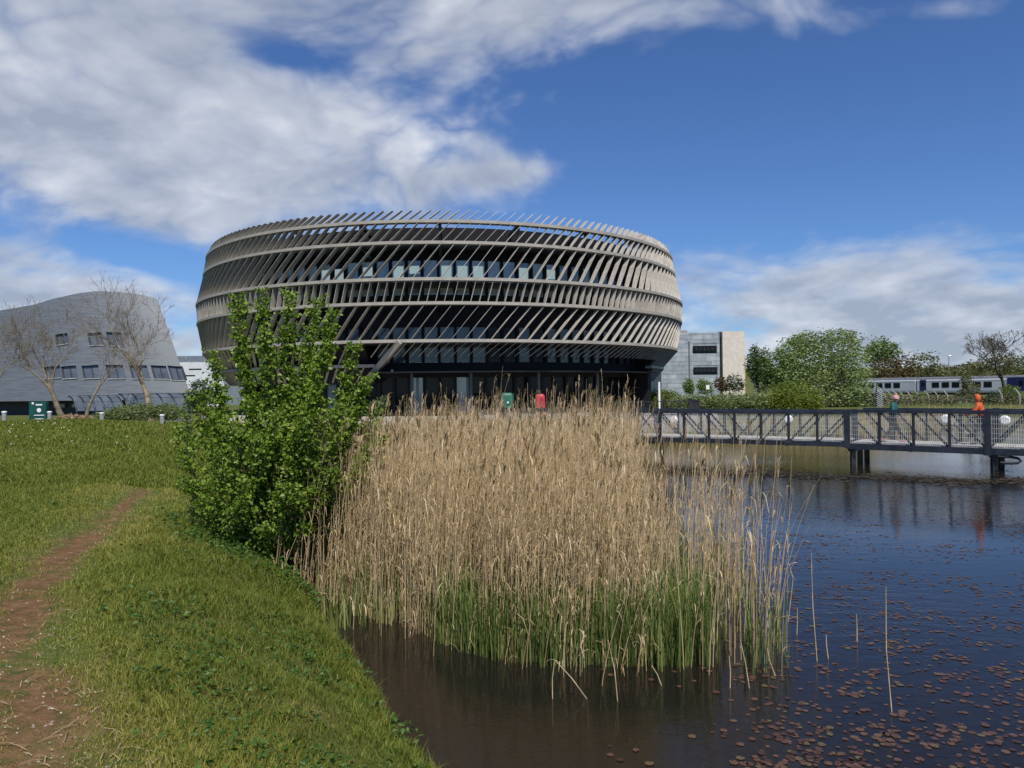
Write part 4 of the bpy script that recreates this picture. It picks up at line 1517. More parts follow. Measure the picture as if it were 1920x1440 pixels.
# ------------------------------------------------------------------ other buildings
def wall_holes(mb, P, s_lines, t_lines, holes, nrm, depth):
    """wall sheet P(s, t) with rectangular openings (s0, s1, t0, t1) and reveals going in by depth"""
    S = sorted(set(s_lines + [h[0] for h in holes] + [h[1] for h in holes]))
    T = sorted(set(t_lines + [h[2] for h in holes] + [h[3] for h in holes]))
    for a, b in zip(S, S[1:]):
        for c, d_ in zip(T, T[1:]):
            m_ = ((a + b) / 2, (c + d_) / 2)
            if any(h[0] < m_[0] < h[1] and h[2] < m_[1] < h[3] for h in holes):
                continue
            mb.add([P(a, c), P(b, c), P(b, d_), P(a, d_)], [(0, 1, 2, 3)])
    for h in holes:
        q = [P(h[0], h[2]), P(h[1], h[2]), P(h[1], h[3]), P(h[0], h[3])]
        i_ = [v + nrm * depth for v in q]
        mb.add(q + i_, [(0, 1, 5, 4), (1, 2, 6, 5), (2, 3, 7, 6), (3, 0, 4, 7)])


zinc = mat('grey_shingle_cladding', (0.115, 0.13, 0.15), 0.5, 0.1, var=0.08, scale=2.2, bump=0.2, bscale=5, stretch=(0.4, 0.4, 4))
frame_dark = mat('dark_window_frame', (0.035, 0.037, 0.042), 0.5, var=0.1)
sill_pale = mat('pale_sill', (0.45, 0.45, 0.44), 0.6, var=0.08)
pane_grey = glass_mat('grey_window_glass', (0.09, 0.105, 0.12), 0.05, 0.7)

# --- grey building with a curved roofline at the left
GY = 60.0
gb0 = at(150, 770, GY)
gbld = empty('grey_building', (gb0.x, GY, 1.2), 'grey shingled building with battered walls and a curved roofline at the left', 'building')
KX = GY / FPX


def gpx(px, py, dy=0.0):
    v = at(px, py, GY + dy)
    return v


z_lo = at(150, 751, GY).z
ROOF = [(-130, 604), (-60, 592), (0, 582), (30, 577), (60, 572), (100, 560), (150, 549), (180, 546), (215, 547), (250, 550), (272, 554), (290, 560)]
xl = at(-130, 700, GY).x
x_top_r, x_bot_r = at(288, 590, GY).x, at(352, 751, GY).x
RX = [at(a, b, GY).x for a, b in ROOF]
RZ = [at(a, b, GY).z for a, b in ROOF]


def roof_z(x):
    return float(np.interp(x, RX, RZ))


def batter(z):
    return (z - z_lo) * 0.16


def GP_(s, tt):
    """front face: s in 0..1 left to right, tt = 0 foot .. 1 roofline"""
    xr = x_bot_r + (x_top_r - x_bot_r) * tt
    x = xl + (xr - xl) * s
    zt = roof_z(xl + (x_top_r - xl) * s)
    z = z_lo + (zt - z_lo) * tt
    y = GY + batter(z) + 1.6 * (2 * s - 1) ** 2
    f = y / GY                                   # the wall leans away, so it is that much larger
    return Vector((x * f, y, EYE.z + (z - EYE.z) * f))


def st_of(px, py):
    v = at(px, py, GY)
    tt = 0.5
    s = 0.5
    for _ in range(30):
        s = (v.x - xl) / (x_bot_r + (x_top_r - x_bot_r) * tt - xl)
        zt = roof_z(xl + (x_top_r - xl) * s)
        tt = (v.z - z_lo) / (zt - z_lo)
    return s, tt


WIN = [(84, 687, 112, 709), (118, 687, 142, 709), (157, 686, 184, 709), (203, 686, 230, 709), (248, 687, 275, 709), (289, 688, 311, 709), (322, 689, 339, 711),
       (106, 626, 126, 646), (168, 625, 190, 647), (204, 625, 227, 647)]
holes = []
for (x0, y0, x1, y1) in WIN:
    s0, t0 = st_of(x0, y1 + 1)
    s1, t1 = st_of(x1, y0 - 2)
    holes.append((s0, s1, t0, t1))
inn = Vector((0, 0.35, 0))
fw = MB()
wall_holes(fw, GP_, [i / 40 for i in range(41)], [i / 14 for i in range(15)], holes, inn, 1.0)
# right flank and roof sheet going back
DEPTH = 20.0
for i in range(14):
    a, b = GP_(1, i / 14), GP_(1, (i + 1) / 14)
    k = Vector((-9.0, DEPTH, 0))
    fw.add([a, a + k, b + k, b], [(0, 1, 2, 3)])
for i in range(40):
    a, b = GP_(i / 40, 1), GP_((i + 1) / 40, 1)
    k = Vector((-9.0 * i / 40, DEPTH - 3, -0.3))
    fw.add([a, b, b + k, a + k], [(0, 1, 2, 3)])
fw.build('wall', zinc, gbld)
for h in holes:
    q = [GP_(h[0], h[2]) + inn * 0.55, GP_(h[1], h[2]) + inn * 0.55, GP_(h[1], h[3]) + inn * 0.55, GP_(h[0], h[3]) + inn * 0.55]
    w_ = MB()
    for a, b in ((0, 1), (1, 2), (2, 3), (3, 0)):
        w_.bar(q[a], q[b], 0.09, 0.09, up=(0, 1, 0))
    w_.bar((q[0] + q[1]) / 2, (q[2] + q[3]) / 2, 0.07, 0.05, up=(0, 1, 0))
    wo_ = w_.build('window', frame_dark, gbld)
    pb = MB().add([v + inn * 0.05 for v in q], [(0, 1, 2, 3)])
    pb.build('pane', pane_grey, wo_)
    MB().bar(GP_(h[0], h[2]) - Vector((0, 0.04, 0.03)), GP_(h[1], h[2]) - Vector((0, 0.04, 0.03)), 0.12, 0.05).build('sill', sill_pale, wo_)
# recessed ground floor: dark wall with bright glazed bays
gy2 = GY + 1.2
c0, c1 = at(-130, 751, GY), at(350, 751, GY)
gf = MB()
gf.box(((c0.x + c1.x) / 2, gy2 + 2.0, (z_lo + 0.9) / 2), (c1.x - c0.x - 0.6, 3.0, z_lo - 0.9), None)
gf.build('plinth', mat('dark_recess_wall', (0.045, 0.047, 0.055), 0.7, var=0.15), gbld)
bright_glass = glass_mat('pale_shopfront_glass', (0.30, 0.40, 0.46), 0.06)
for (x0, x1) in ((92, 97), (100, 117), (127, 140), (142, 156), (170, 188), (192, 206), (210, 226)):
    a, b = at(x0, 755, gy2), at(x1, 770, gy2)
    pz0, pz1 = 1.75, z_lo - 0.25
    bay = MB()
    for u in (a.x, b.x):
        bay.box((u, gy2 + 0.44, (pz0 + pz1) / 2), (0.1, 0.12, pz1 - pz0))
    for u in (pz0, pz1):
        bay.box(((a.x + b.x) / 2, gy2 + 0.44, u), (b.x - a.x, 0.11, 0.09))
    bo = bay.build('glazed_bay', frame_dark, gbld)
    MB().box(((a.x + b.x) / 2, gy2 + 0.46, (pz0 + pz1) / 2), (b.x - a.x - 0.1, 0.03, pz1 - pz0 - 0.09)).build('pane', bright_glass, bo)

# --- low pale building glimpsed between the grey building and the drum
WY = 96.0
a, b = at(318, 668, WY), at(420, 745, WY)
wb = empty('white_building', ((a.x + b.x) / 2, WY, 1.1), 'low white building glimpsed between the grey building and the drum', 'building')
whitewall = mat('white_render', (0.56, 0.59, 0.62), 0.7, var=0.05, scale=0.6)
whl = []
for (x0, y0, x1, y1) in ((346, 703, 366, 706), (354, 691, 378, 694)):
    p0, p1 = at(x0, y1, WY), at(x1, y0, WY)
    whl.append((p0.x, p1.x, p0.z, p1.z))
m_ = MB()
ztop = at(370, 679, WY).z
wall_holes(m_, lambda s, t_: Vector((s, WY, t_)), [a.x, b.x], [1.0, ztop], whl, Vector((0, 0.2, 0)), 1.0)
m_.add([(a.x, WY, ztop), (b.x, WY, ztop), (b.x, WY + 12, ztop), (a.x, WY + 12, ztop), (a.x, WY, 1.0), (a.x, WY + 12, 1.0), (b.x, WY, 1.0), (b.x, WY + 12, 1.0)], [(0, 1, 2, 3), (0, 3, 5, 4), (1, 6, 7, 2)])
m_.build('wall', whitewall, wb)
for h in whl:
    MB().box(((h[0] + h[1]) / 2, WY + 0.16, (h[2] + h[3]) / 2), (h[1] - h[0], 0.03, h[3] - h[2])).build('window', gl_dark, wb)
MB().box(((a.x + b.x) / 2, WY + 5.8, ztop + 0.42), (b.x - a.x + 0.4, 11.4, 0.8)).build('roof', mat('blue_grey_roof', (0.16, 0.19, 0.23), 0.6), wb)

# --- slate clad building with a pale stair tower, right of the drum
SY = 104.0
xl_, xc_, xr_ = at(1240, 700, SY).x, at(1350, 700, SY).x, at(1394, 700, SY).x
zs = at(1300, 624, SY).z
zt_ = at(1370, 622, SY).z
sb = empty('slate_building', ((xl_ + xr_) / 2, SY, 1.1), 'slate grey office block with strip windows and a pale stair tower right of the drum', 'building')
slate = mat('slate_panel', (0.26, 0.295, 0.32), 0.6, var=0.10, scale=0.9, bump=0.1)
slate2 = mat('slate_panel_light', (0.33, 0.365, 0.385), 0.6, var=0.10, scale=0.9, bump=0.1)
sh = []
for (x0, y0, x1, y1) in ((1299, 648, 1344, 663), (1300, 688, 1345, 703)):
    p0, p1 = at(x0, y1, SY), at(x1, y0, SY)
    sh.append((p0.x, p1.x, p0.z, p1.z))
m_ = MB()
wall_holes(m_, lambda s, t_: Vector((s, SY + 0.06, t_)), [xl_, xc_], [0.9, zs], sh, Vector((0, 0.5, 0)), 1.0)
m_.add([(xl_, SY + 0.06, zs), (xc_, SY + 0.06, zs), (xc_, SY + 18, zs), (xl_, SY + 18, zs), (xl_, SY + 0.06, 0.9), (xl_, SY + 18, 0.9)], [(0, 1, 2, 3), (0, 3, 5, 4)])
m_.build('wall', slate, sb)
# courses of long slate panels, each a piece
zcur, row = 1.0, 0
rs = random.Random(4)
while zcur < zs - 0.1:
    hrow = 0.62
    x = xl_ + rs.uniform(-1.5, 0)
    while x < xc_:
        w_ = rs.uniform(1.2, 3.0)
        x0, x1 = max(x, xl_), min(x + w_ - 0.03, xc_ - 0.02)
        z0, z1 = zcur, min(zcur + hrow - 0.03, zs)
        segs = [(x0, x1)]
        for h in sh:
            if z1 > h[2] and z0 < h[3]:
                ns = []
                for (p0, p1) in segs:
                    if p1 <= h[0] or p0 >= h[1]:
                        ns.append((p0, p1))
                    else:
                        if p0 < h[0]: ns.append((p0, h[0]))
                        if p1 > h[1]: ns.append((h[1], p1))
                segs = ns
        for (p0, p1) in segs:
            if p1 - p0 > 0.15:
                MB().box(((p0 + p1) / 2, SY + rs.uniform(0.015, 0.03), (z0 + z1) / 2), (p1 - p0, 0.05, z1 - z0)).build('panel', slate if rs.random() < 0.6 else slate2, sb)
        x += w_
    zcur += hrow
for h in sh:
    wf = MB()
    for u in (h[2] + 0.04, h[3] - 0.04):
        wf.box(((h[0] + h[1]) / 2, SY + 0.3, u), (h[1] - h[0], 0.1, 0.08))
    n_ = 6
    for k in range(n_ + 1):
        wf.box((h[0] + 0.04 + (h[1] - h[0] - 0.08) * k / n_, SY + 0.3, (h[2] + h[3]) / 2), (0.08, 0.1, h[3] - h[2] - 0.16))
    wo_ = wf.build('window', frame_dark, sb)
    MB().box(((h[0] + h[1]) / 2, SY + 0.36, (h[2] + h[3]) / 2), (h[1] - h[0], 0.03, h[3] - h[2])).build('pane', gl_dark, wo_)
    for k in range(4):
        MB().box(((h[0] + h[1]) / 2, SY - 0.25, h[3] - 0.08 - 0.13 * k), (h[1] - h[0], 0.16, 0.03)).build('sun_louvre', frame_dark, wo_)
tow = mat('cream_stone', (0.58, 0.53, 0.455), 0.8, var=0.05, scale=2.5, bump=0.15)
MB().box(((xc_ + 0.25 + xr_) / 2, SY + 2.2, (zt_ + 0.9) / 2), (xr_ - xc_ - 0.25, 5.6, zt_ - 0.9)).build('stair_tower', tow, sb)
MB().box((xc_ + 0.06, SY + 0.4, (zs + 0.9) / 2 + 0.1), (0.30, 0.6, zs - 0.9)).build('corner_strip', frame_dark, sb)
MB().box((xr_ + 0.14, SY + 1.6, (zt_ * 0.68 + 0.9) / 2), (0.24, 3.4, zt_ * 0.68 - 0.9)).build('corner_panel', mat('amber_panel', (0.42, 0.22, 0.045), 0.6, var=0.08), sb)
v0, v1 = at(1283, 622, SY), at(1298, 616, SY)
MB().box(((v0.x + v1.x) / 2, SY + 4, zs + 0.3), (v1.x - v0.x, 2.0, 0.6)).build('roof_plant', mat('pinkish_plant_box', (0.26, 0.22, 0.22), 0.7), sb)
p0 = at(1292, 640, SY)
MB().tube([(p0.x, SY - 0.1, 1.0), (p0.x, SY - 0.1, p0.z)], 0.09, 8).build('downpipe', mat('grey_steel_column', (0.22, 0.23, 0.24), 0.4, 0.4), sb)
# flat parapet of the tower's neighbour roof
for k, px in enumerate((1312, 1342)):
    q = at(px, 622, SY)
    MB().box((q.x, SY + 3, zs + 0.12), (0.5, 0.5, 0.24)).build('roof_vent', slate2, sb)

# ------------------------------------------------------------------ cycle shelters with arched glazing, left
arcm = mat('shelter_steel', (0.03, 0.033, 0.04), 0.4, 0.3)
shg = glass_mat('shelter_glass', (0.10, 0.12, 0.14), 0.1, 0.5)
for (x0, x1, ytop, y, nr, lab) in ((128, 216, 743, 50, 6, 'arched cycle shelter with dark ribs behind the bare trees'), (222, 336, 739, 47, 6, 'longer arched cycle shelter behind the flowering hedge')):
    a, b = at(x0, ytop, y), at(x1, ytop, y)
    zt2 = a.z
    zb2 = gz((a.x + b.x) / 2, y)
    shl = empty('cycle_shelter', ((a.x + b.x) / 2, y, zb2), lab, 'shelter', 'arched cycle shelters')
    H = zt2 - zb2
    prof = [(-(1.8 * math.sin(q)), zb2 + H * 0.12 + H * 0.88 * math.cos(q)) for q in [R(2 + 11 * k) for k in range(8)]]
    prof2 = [(-(1.8 * math.sin(q)), zb2 + H * 0.12 + H * 0.88 * math.cos(q)) for q in [R(4 + 10 * k) for k in range(8)]]
    for k in range(nr):
        x = a.x + (b.x - a.x) * k / (nr - 1)
        MB().tube([(x + (dy_ * -0.55), y + dy_ * 0.4, z_) for dy_, z_ in prof] + [(x + 1.0, y - 0.72, zb2)], 0.05, 6).build('rib', arcm, shl)
    g = MB()
    for k in range(7):
        (d0, z0), (d1, z1) = prof2[k], prof2[k + 1]
        g.add([(a.x - d0 * 0.55, y + d0 * 0.4 + 0.02, z0), (b.x - d0 * 0.55, y + d0 * 0.4 + 0.02, z0), (b.x - d1 * 0.55, y + d1 * 0.4 + 0.02, z1), (a.x - d1 * 0.55, y + d1 * 0.4 + 0.02, z1)], [(0, 1, 2, 3)])
    gm_ = g.build('glazing', shg, shl)
    sd = gm_.modifiers.new('thickness', 'SOLIDIFY')
    sd.thickness = 0.02
    MB().bar((a.x, y, zt2), (b.x, y, zt2), 0.08, 0.08).build('ridge_rail', arcm, shl)

# ------------------------------------------------------------------ small things on the left lawn
def sink(x, y):
    return gz(x, y)


gpos = at(73, 786, 29)
sgz = gz(gpos.x, 29)
sign = empty('notice_board', (gpos.x, 29, sgz), 'dark green information board with a white disc standing on the lawn at far left', 'sign')
k = 29 / FPX
hgt = at(73, 753, 29).z - sgz
greenb = mat('dark_green_enamel', (0.006, 0.062, 0.052), 0.45, var=0.08)
MB().box((gpos.x, 29, sgz + hgt / 2), (32 * k, 0.18, hgt)).build('board', greenb, sign, bevel=0.01)
fx = gpos.x + 0.07
MB().tube([(fx, 28.905, sgz + hgt * 0.62), (fx, 28.89, sgz + hgt * 0.62)], 4.0 * k, 24).build('disc', white, sign)
for q, (zz_, ww) in enumerate(((0.86, 12), (0.40, 19), (0.24, 17), (0.15, 17), (0.07, 15))):
    MB().box((fx, 28.9, sgz + hgt * zz_), (ww * k, 0.012, 0.030 if q else 0.05)).build('text_line', white, sign)
MB().box((gpos.x - 0.17, 28.9, sgz + hgt * 0.93), (0.08, 0.012, 0.08)).build('logo', white, sign)
for px, py, y, lab in ((8, 786, 26, 'short pale bollard at the far left of the lawn'), (93, 786, 28.5, 'short pale bollard just right of the green board'), (191, 789, 27, 'short bollard at the left end of the flowering hedge'), (304, 801, 27, 'taller bollard right of the largest bare tree')):
    c = at(px, py, y)
    z = gz(c.x, y)
    h_ = max(0.35, at(px, py - (15 if px < 250 else 24), y).z - z)
    bo = empty('bollard', (c.x, y, z), lab, 'bollard', 'bollards along the lawn')
    MB().tube([(c.x, y, z - 0.1), (c.x, y, z + h_ * 0.86)], 0.075, 12).build('shaft', mat('bollard_grey', (0.34, 0.35, 0.34), 0.5, 0.2), bo)
    MB().tube([(c.x, y, z + h_ * 0.86), (c.x, y, z + h_ * 0.9), (c.x, y, z + h_ * 0.97), (c.x, y, z + h_)], [0.078, 0.09, 0.085, 0.05], 12).build('cap', white, bo)
# pale path edging right of the bollard
a, b = at(305, 806, 28), at(352, 808, 29)
MBp = MB().add([(a.x, 28, gz(a.x, 28) + 0.03), (b.x + 1.2, 28.4, gz(b.x + 1, 28.4) + 0.03), (b.x + 1.2, 29.6, gz(b.x + 1, 29.6) + 0.03), (a.x, 29.2, gz(a.x, 29.2) + 0.03)], [(0, 1, 2, 3)])
tag(MBp.build('footpath', concrete), 'pale strip of footpath beyond the lawn', 'path', kind='structure')

# ------------------------------------------------------------------ things on the terrace
def bin_thing(px, y, w_px, h_m, m_, name, label, cat):
    c = at(px, 770, y)
    k = y / FPX
    e = empty(name, (c.x, y, 1.2), label, cat)
    w_ = w_px * k
    body = MB()
    prof = [(1.0, 0.0), (1.0, 0.05), (1.02, 0.55), (1.0, 0.86), (0.92, 0.95), (0.7, 1.0)]
    vs, fs = [], []
    n = 20
    for s_, q in prof:
        for i in range(n):
            a = 2 * math.pi * i / n
            cx_, sy_ = math.cos(a), math.sin(a)
            f = 1 / max(abs(cx_), abs(sy_)) ** 0.95
            vs.append((c.x + w_ / 2 * s_ * cx_ * f * 0.88, y + w_ / 2 * 0.8 * s_ * sy_ * f * 0.88, 1.2 + h_m * q))
    for j in range(len(prof) - 1):
        for i in range(n):
            fs.append((j * n + i, j * n + (i + 1) % n, (j + 1) * n + (i + 1) % n, (j + 1) * n + i))
    fs.append(tuple(range(n))[::-1])
    fs.append(tuple(range((len(prof) - 1) * n, len(prof) * n)))
    body.add(vs, fs, True)
    body.build('body', m_, e)
    return e, c.x, w_


greenp = mat('green_plastic', (0.012, 0.105, 0.062), 0.5, var=0.06)
redp = mat('red_plastic', (0.42, 0.035, 0.045), 0.5, var=0.06)
e, x, w_ = bin_thing(951, 44.5, 27, 1.5, greenp, 'litter_bin', 'green bin on the terrace seen through the reed tops', 'bin')
MB().box((x + 0.05, 44.5 - w_ * 0.40, 2.12), (0.1, 0.03, 0.1)).build('sticker', white, e)
e, x, w_ = bin_thing(1013, 44.5, 20, 1.4, redp, 'litter_bin', 'red bin on the terrace right of the green one', 'bin')
MB().tube([(x - 0.12, 44.5, 2.55), (x - 0.12, 44.5, 2.64), (x + 0.12, 44.5, 2.64), (x + 0.12, 44.5, 2.55)], 0.02, 6).build('handle', darkmetal, e)
MB().box((x + 0.10, 44.5 - w_ * 0.41, 2.1), (0.14, 0.02, 0.55)).build('side_panel', mat('dark_red_panel', (0.24, 0.01, 0.03), 0.5), e)
# black railing at the right end of the terrace
rl = empty('railing', (9.5, 43.0, 1.2), 'black steel railing at the right corner of the terrace', 'railing')
ra, rb, rc = at(1150, 768, 41.5), at(1322, 768, 43), at(1275, 768, 50)
RA, RB, RC_ = Vector((ra.x, 41.2, 1.2)), Vector((rb.x - 0.25, 43.4, 1.2)), Vector((rc.x + 0.6, 50, 1.2))
for p0, p1, n_ in ((RA, RB, 9), (RB, RC_, 7)):
    MB().bar(p0 + Vector((0, 0, 0.92)), p1 + Vector((0, 0, 0.92)), 0.05, 0.05).build('rail', darkmetal, rl)
    MB().bar(p0 + Vector((0, 0, 0.12)), p1 + Vector((0, 0, 0.12)), 0.04, 0.04).build('rail', darkmetal, rl)
    for i in range(n_ + 1):
        q = p0.lerp(p1, i / n_)
        if (p0 is RB) and i == 0:
            continue
        MB().bar(q, q + Vector((0, 0, 0.93)), 0.06, 0.06, up=(0, 1, 0)).build('post', darkmetal, rl)
    sp = MB()
    L_ = (p1 - p0).length
    for i in range(int(L_ / 0.13)):
        q = p0.lerp(p1, (i + 0.5) * 0.13 / L_)
        sp.bar(q + Vector((0, 0, 0.12)), q + Vector((0, 0, 0.92)), 0.014, 0.014, up=(0, 1, 0))
    tag(sp.build('baluster_run', darkmetal, rl), kind='stuff')
# white post under the drum and a small white notice by the hedge
c = at(1236, 735, 52)
tag(MB().tube([(c.x, 52, 1.0), (c.x, 52, at(1236, 716, 52).z)], 0.08, 10).build('white_post', white), 'white post standing under the right overhang of the drum', 'post')
c = at(1327, 726, 58)
e = empty('small_notice', (c.x, 58, gz(c.x, 58)), 'small white notice on a post above the hedge', 'sign')
MB().box((c.x, 58, c.z), (0.26, 0.04, 0.34)).build('panel', white, e)
MB().tube([(c.x, 58.05, gz(c.x, 58) - 0.1), (c.x, 58.05, c.z + 0.15)], 0.03, 8).build('post', darkmetal, e)

# ------------------------------------------------------------------ railway: embankment, train, fence
A_, B_ = Vector((71.0, 130, 0)), Vector((78.2, 115.8, 0))
tdir = (B_ - A_).normalized()
tang = math.atan2(tdir.y, tdir.x)
paint = mat('silver_train_paint', (0.55, 0.56, 0.58), 0.45, 0.0, var=0.04, scale=0.5)
navy = mat('navy_train_paint', (0.012, 0.016, 0.085), 0.35, var=0.06)
roofm = mat('train_roof', (0.13, 0.135, 0.15), 0.7, var=0.12)
underm = mat('train_underframe', (0.02, 0.019, 0.018), 0.8, var=0.2)
stripe = mat('white_train_band', (0.62, 0.63, 0.66), 0.4, var=0.03)
ZB, ZT = 1.55, 4.25
LEN = 16.0


def carriage(origin, label):
    """local x runs along the train towards the camera side, y = 0 is the side that faces the pond"""
    e = empty('train_carriage', origin, label, 'train carriage', 'train carriages behind the fence')
    e.rotation_euler = (0, 0, tang)
    z0, z1 = ZB - origin.z, ZT - origin.z
    side = -1
    body = MB()
    prof = [(0, z0), (0.03, z0 + 0.9), (0, z1 - 0.55), (-0.18 * side * -1, z1 - 0.28)]
    poly = [(0.05, z0), (0.0, z0 + 0.35), (0.0, z1 - 0.62), (0.10, z1 - 0.40), (2.55, z1 - 0.40), (2.65, z1 - 0.62), (2.65, z0 + 0.35), (2.6, z0)]
    body.prism(poly, 0.15, LEN - 0.15, 'X')
    body.build('body', paint, e, world=False)
    rfp = [(0.06, z1 - 0.405), (0.22, z1 - 0.18), (0.7, z1 - 0.04), (1.32, z1), (1.94, z1 - 0.04), (2.42, z1 - 0.18), (2.58, z1 - 0.405)]
    MB().prism(rfp, 0.12, LEN - 0.12, 'X').build('roof', roofm, e, world=False)
    MB().box((LEN / 2, -0.012, z1 - 0.70), (LEN - 0.35, 0.02, 0.14)).build('light_band', stripe, e, world=False)
    for xd in (0.7, 7.0, LEN - 7.0 - 1.2, LEN - 0.7 - 1.2):
        if xd in (0.7, LEN - 1.9):
            d_ = MB().box((xd + 0.6, -0.02, (z0 + z1) / 2 - 0.12), (1.15, 0.05, z1 - z0 - 0.75)).build('door', navy, e, world=False)
            MB().box((xd + 0.6, -0.05, z1 - 1.25), (0.55, 0.02, 0.75)).build('pane', gl_dark, d_, world=False)
    xw = 3.0
    while xw < LEN - 3.6:
        f = MB().box((xw + 0.55, -0.008, z0 + 1.30), (1.28, 0.03, 0.92)).build('window', frame_dark, e, world=False)
        MB().box((xw + 0.55, -0.03, z0 + 1.30), (1.14, 0.02, 0.78)).build('pane', gl_dark, f, world=False)
        xw += 1.75
    un = MB().box((LEN / 2, 1.32, z0 - 0.22), (LEN - 5, 1.9, 0.44)).build('underframe', underm, e, world=False)
    for xb in (3.0, LEN - 3.0):
        bg_ = MB().box((xb, 1.32, z0 - 0.45), (2.6, 1.9, 0.35)).build('bogie', underm, e, world=False)
        for dx_ in (-0.95, 0.95):
            MB().tube([(xb + dx_, 0.55, z0 - 0.52), (xb + dx_, 0.42, z0 - 0.52)], 0.42, 16).build('wheel', underm, bg_, world=False)
    for xe in (0.07, LEN - 0.07):
        MB().box((xe, 1.32, (z0 + z1) / 2 - 0.2), (0.16, 1.5, z1 - z0 - 0.7)).build('gangway', underm, e, world=False)
    return e


zg = 0.72
c1 = carriage(Vector((A_.x, A_.y, zg)) , 'silver train carriage with navy doors in the middle, above the concrete fence posts')
c2 = carriage(Vector((A_.x, A_.y, zg)) - tdir * LEN, 'silver train carriage farthest left, half hidden by the willow')
c3 = carriage(Vector((A_.x, A_.y, zg)) + tdir * LEN, 'train carriage with a dark blue end cut by the right edge')
MB().box((0.9, -0.03, (ZB + ZT) / 2 - zg + 0.05), (3.2, 0.05, ZT - ZB - 0.75)).build('blue_end', navy, c3, world=False)
# track bed
tbm = mat('ballast', (0.13, 0.115, 0.10), 0.95, var=0.25, scale=3, bump=0.6, bscale=12)
q0, q1 = A_ - tdir * 90, A_ + tdir * 95
nrm = Vector((-tdir.y, tdir.x, 0))
if nrm.x < 0:
    nrm = -nrm
tb_ = MB()
secs = []
for P in (q0, q1):
    secs.append([P - nrm * 3.5 + Vector((0, 0, -0.5)), P - nrm * 1.2 + Vector((0, 0, 0.55)), P + nrm * 4.2 + Vector((0, 0, 0.55)), P + nrm * 7 + Vector((0, 0, -0.5))])
tb_.add(secs[0] + secs[1], [(0, 1, 5, 4), (1, 2, 6, 5), (2, 3, 7, 6)])
for o_ in list(bpy.data.objects):
    pass
tag(tb_.build('track_bed', tbm), 'stony railway track bed under the train', 'track bed', kind='structure')
# boundary fence of cranked concrete posts
conc_post = mat('concrete_post', (0.30, 0.29, 0.255), 0.9, var=0.12, scale=3)
fe = empty('boundary_fence', (42, 66, 1.0), 'boundary fence of cranked concrete posts and wire before the railway', 'fence')
FP = [(1660, 76), (1671, 75), (1682, 74), (1693, 73), (1707, 72), (1722.5, 71), (1741, 70), (1758, 69), (1777, 68), (1812, 66), (1857, 64), (1877.5, 63), (1911, 61), (1945, 59)]
prev = None
for px, y in FP:
    c = at(px, 760, y)
    z = gz(c.x, y)
    tp = at(px, 741 if px < 1800 else 738, y).z
    tall = px not in (1812, 1857)
    if not tall:
        tp -= 0.5
    p_ = MB()
    p_.bar((c.x, y, z - 0.2), (c.x, y, tp), 0.15, 0.15, up=(0, 1, 0))
    if tall:
        p_.bar((c.x, y, tp - 0.04), (c.x - 0.42, y - 0.1, tp + 0.42), 0.11, 0.13, up=(0, 1, 0))
    p_.build('post', conc_post, fe)
    if prev:
        wr = MB()
        for f in (0.05, 0.3, 0.55, 0.8, 0.98):
            wr.bar((prev[0], prev[1], prev[2] + (prev[3] - prev[2]) * f), (c.x, y, z + (tp - z) * f), 0.02, 0.02)
        tag(wr.build('wire_strand', galv, fe), kind='stuff')
    prev = (c.x, y, z, tp)
# grey slatted gate by the willow
c = at(1650, 750, 58)
gt = empty('slatted_gate', (c.x, 58, gz(c.x, 58)), 'pale slatted metal gate leaning beside the willow', 'gate')
x0, x1 = at(1644, 750, 58).x, at(1660, 750, 58).x
zt0, zb0 = at(1645, 728, 58).z, at(1645, 766, 58).z
for k_ in range(11):
    z = zb0 + (zt0 - zb0) * k_ / 10
    MB().bar((x0, 58, z + 0.16), (x1, 58.3, z - 0.16), 0.03, 0.045).build('slat', mat('pale_gate_metal', (0.55, 0.57, 0.58), 0.4, 0.3), gt)
for x_ in (x0, x1):
    MB().bar((x_, 58.05 + (0.3 if x_ == x1 else 0), gz(c.x, 58)), (x_, 58.05 + (0.3 if x_ == x1 else 0), zt0), 0.06, 0.06, up=(0, 1, 0)).build('upright', darkmetal, gt)
# dark shed opening between willow and gate
c = at(1636, 752, 60)
sd_ = empty('dark_shed', (c.x, 60.5, gz(c.x, 60.5)), 'small dark shed half hidden by the willow', 'shed')
zz0, zz1 = gz(c.x, 60.5), at(1636, 738, 60).z
MB().box((c.x, 61, (zz0 + zz1) / 2), (1.5, 1.6, zz1 - zz0)).build('walls', mat('dark_timber', (0.02, 0.019, 0.022), 0.8, var=0.2), sd_)
MB().prism([(c.x - 0.85, zz1), (c.x + 0.85, zz1), (c.x + 0.8, zz1 + 0.12), (c.x - 0.8, zz1 + 0.18)], 60.1, 61.9, 'Y').build('roof', roofm, sd_)
# street lamp far beyond the railway
y = 170
c = at(1779, 668, y)
lm = empty('street_lamp', (c.x, y, gz(c.x, y)), 'distant street lamp with a white head above the far hedge', 'lamp post')
MB().tube([(c.x, y, gz(c.x, y)), (c.x, y, c.z)], [0.11, 0.07], 8).build('column', mat('grey_steel_column', (0.22, 0.23, 0.24), 0.4, 0.4), lm)
MB().tube([(c.x - 0.1, y, c.z), (c.x + 0.5, y, c.z + 0.12)], [0.14, 0.2], 8).build('lamp_head', white, lm)

# ------------------------------------------------------------------ people on the bridge
skin = mat('skin', (0.45, 0.26, 0.19), 0.5, var=0.06)
SK = {}


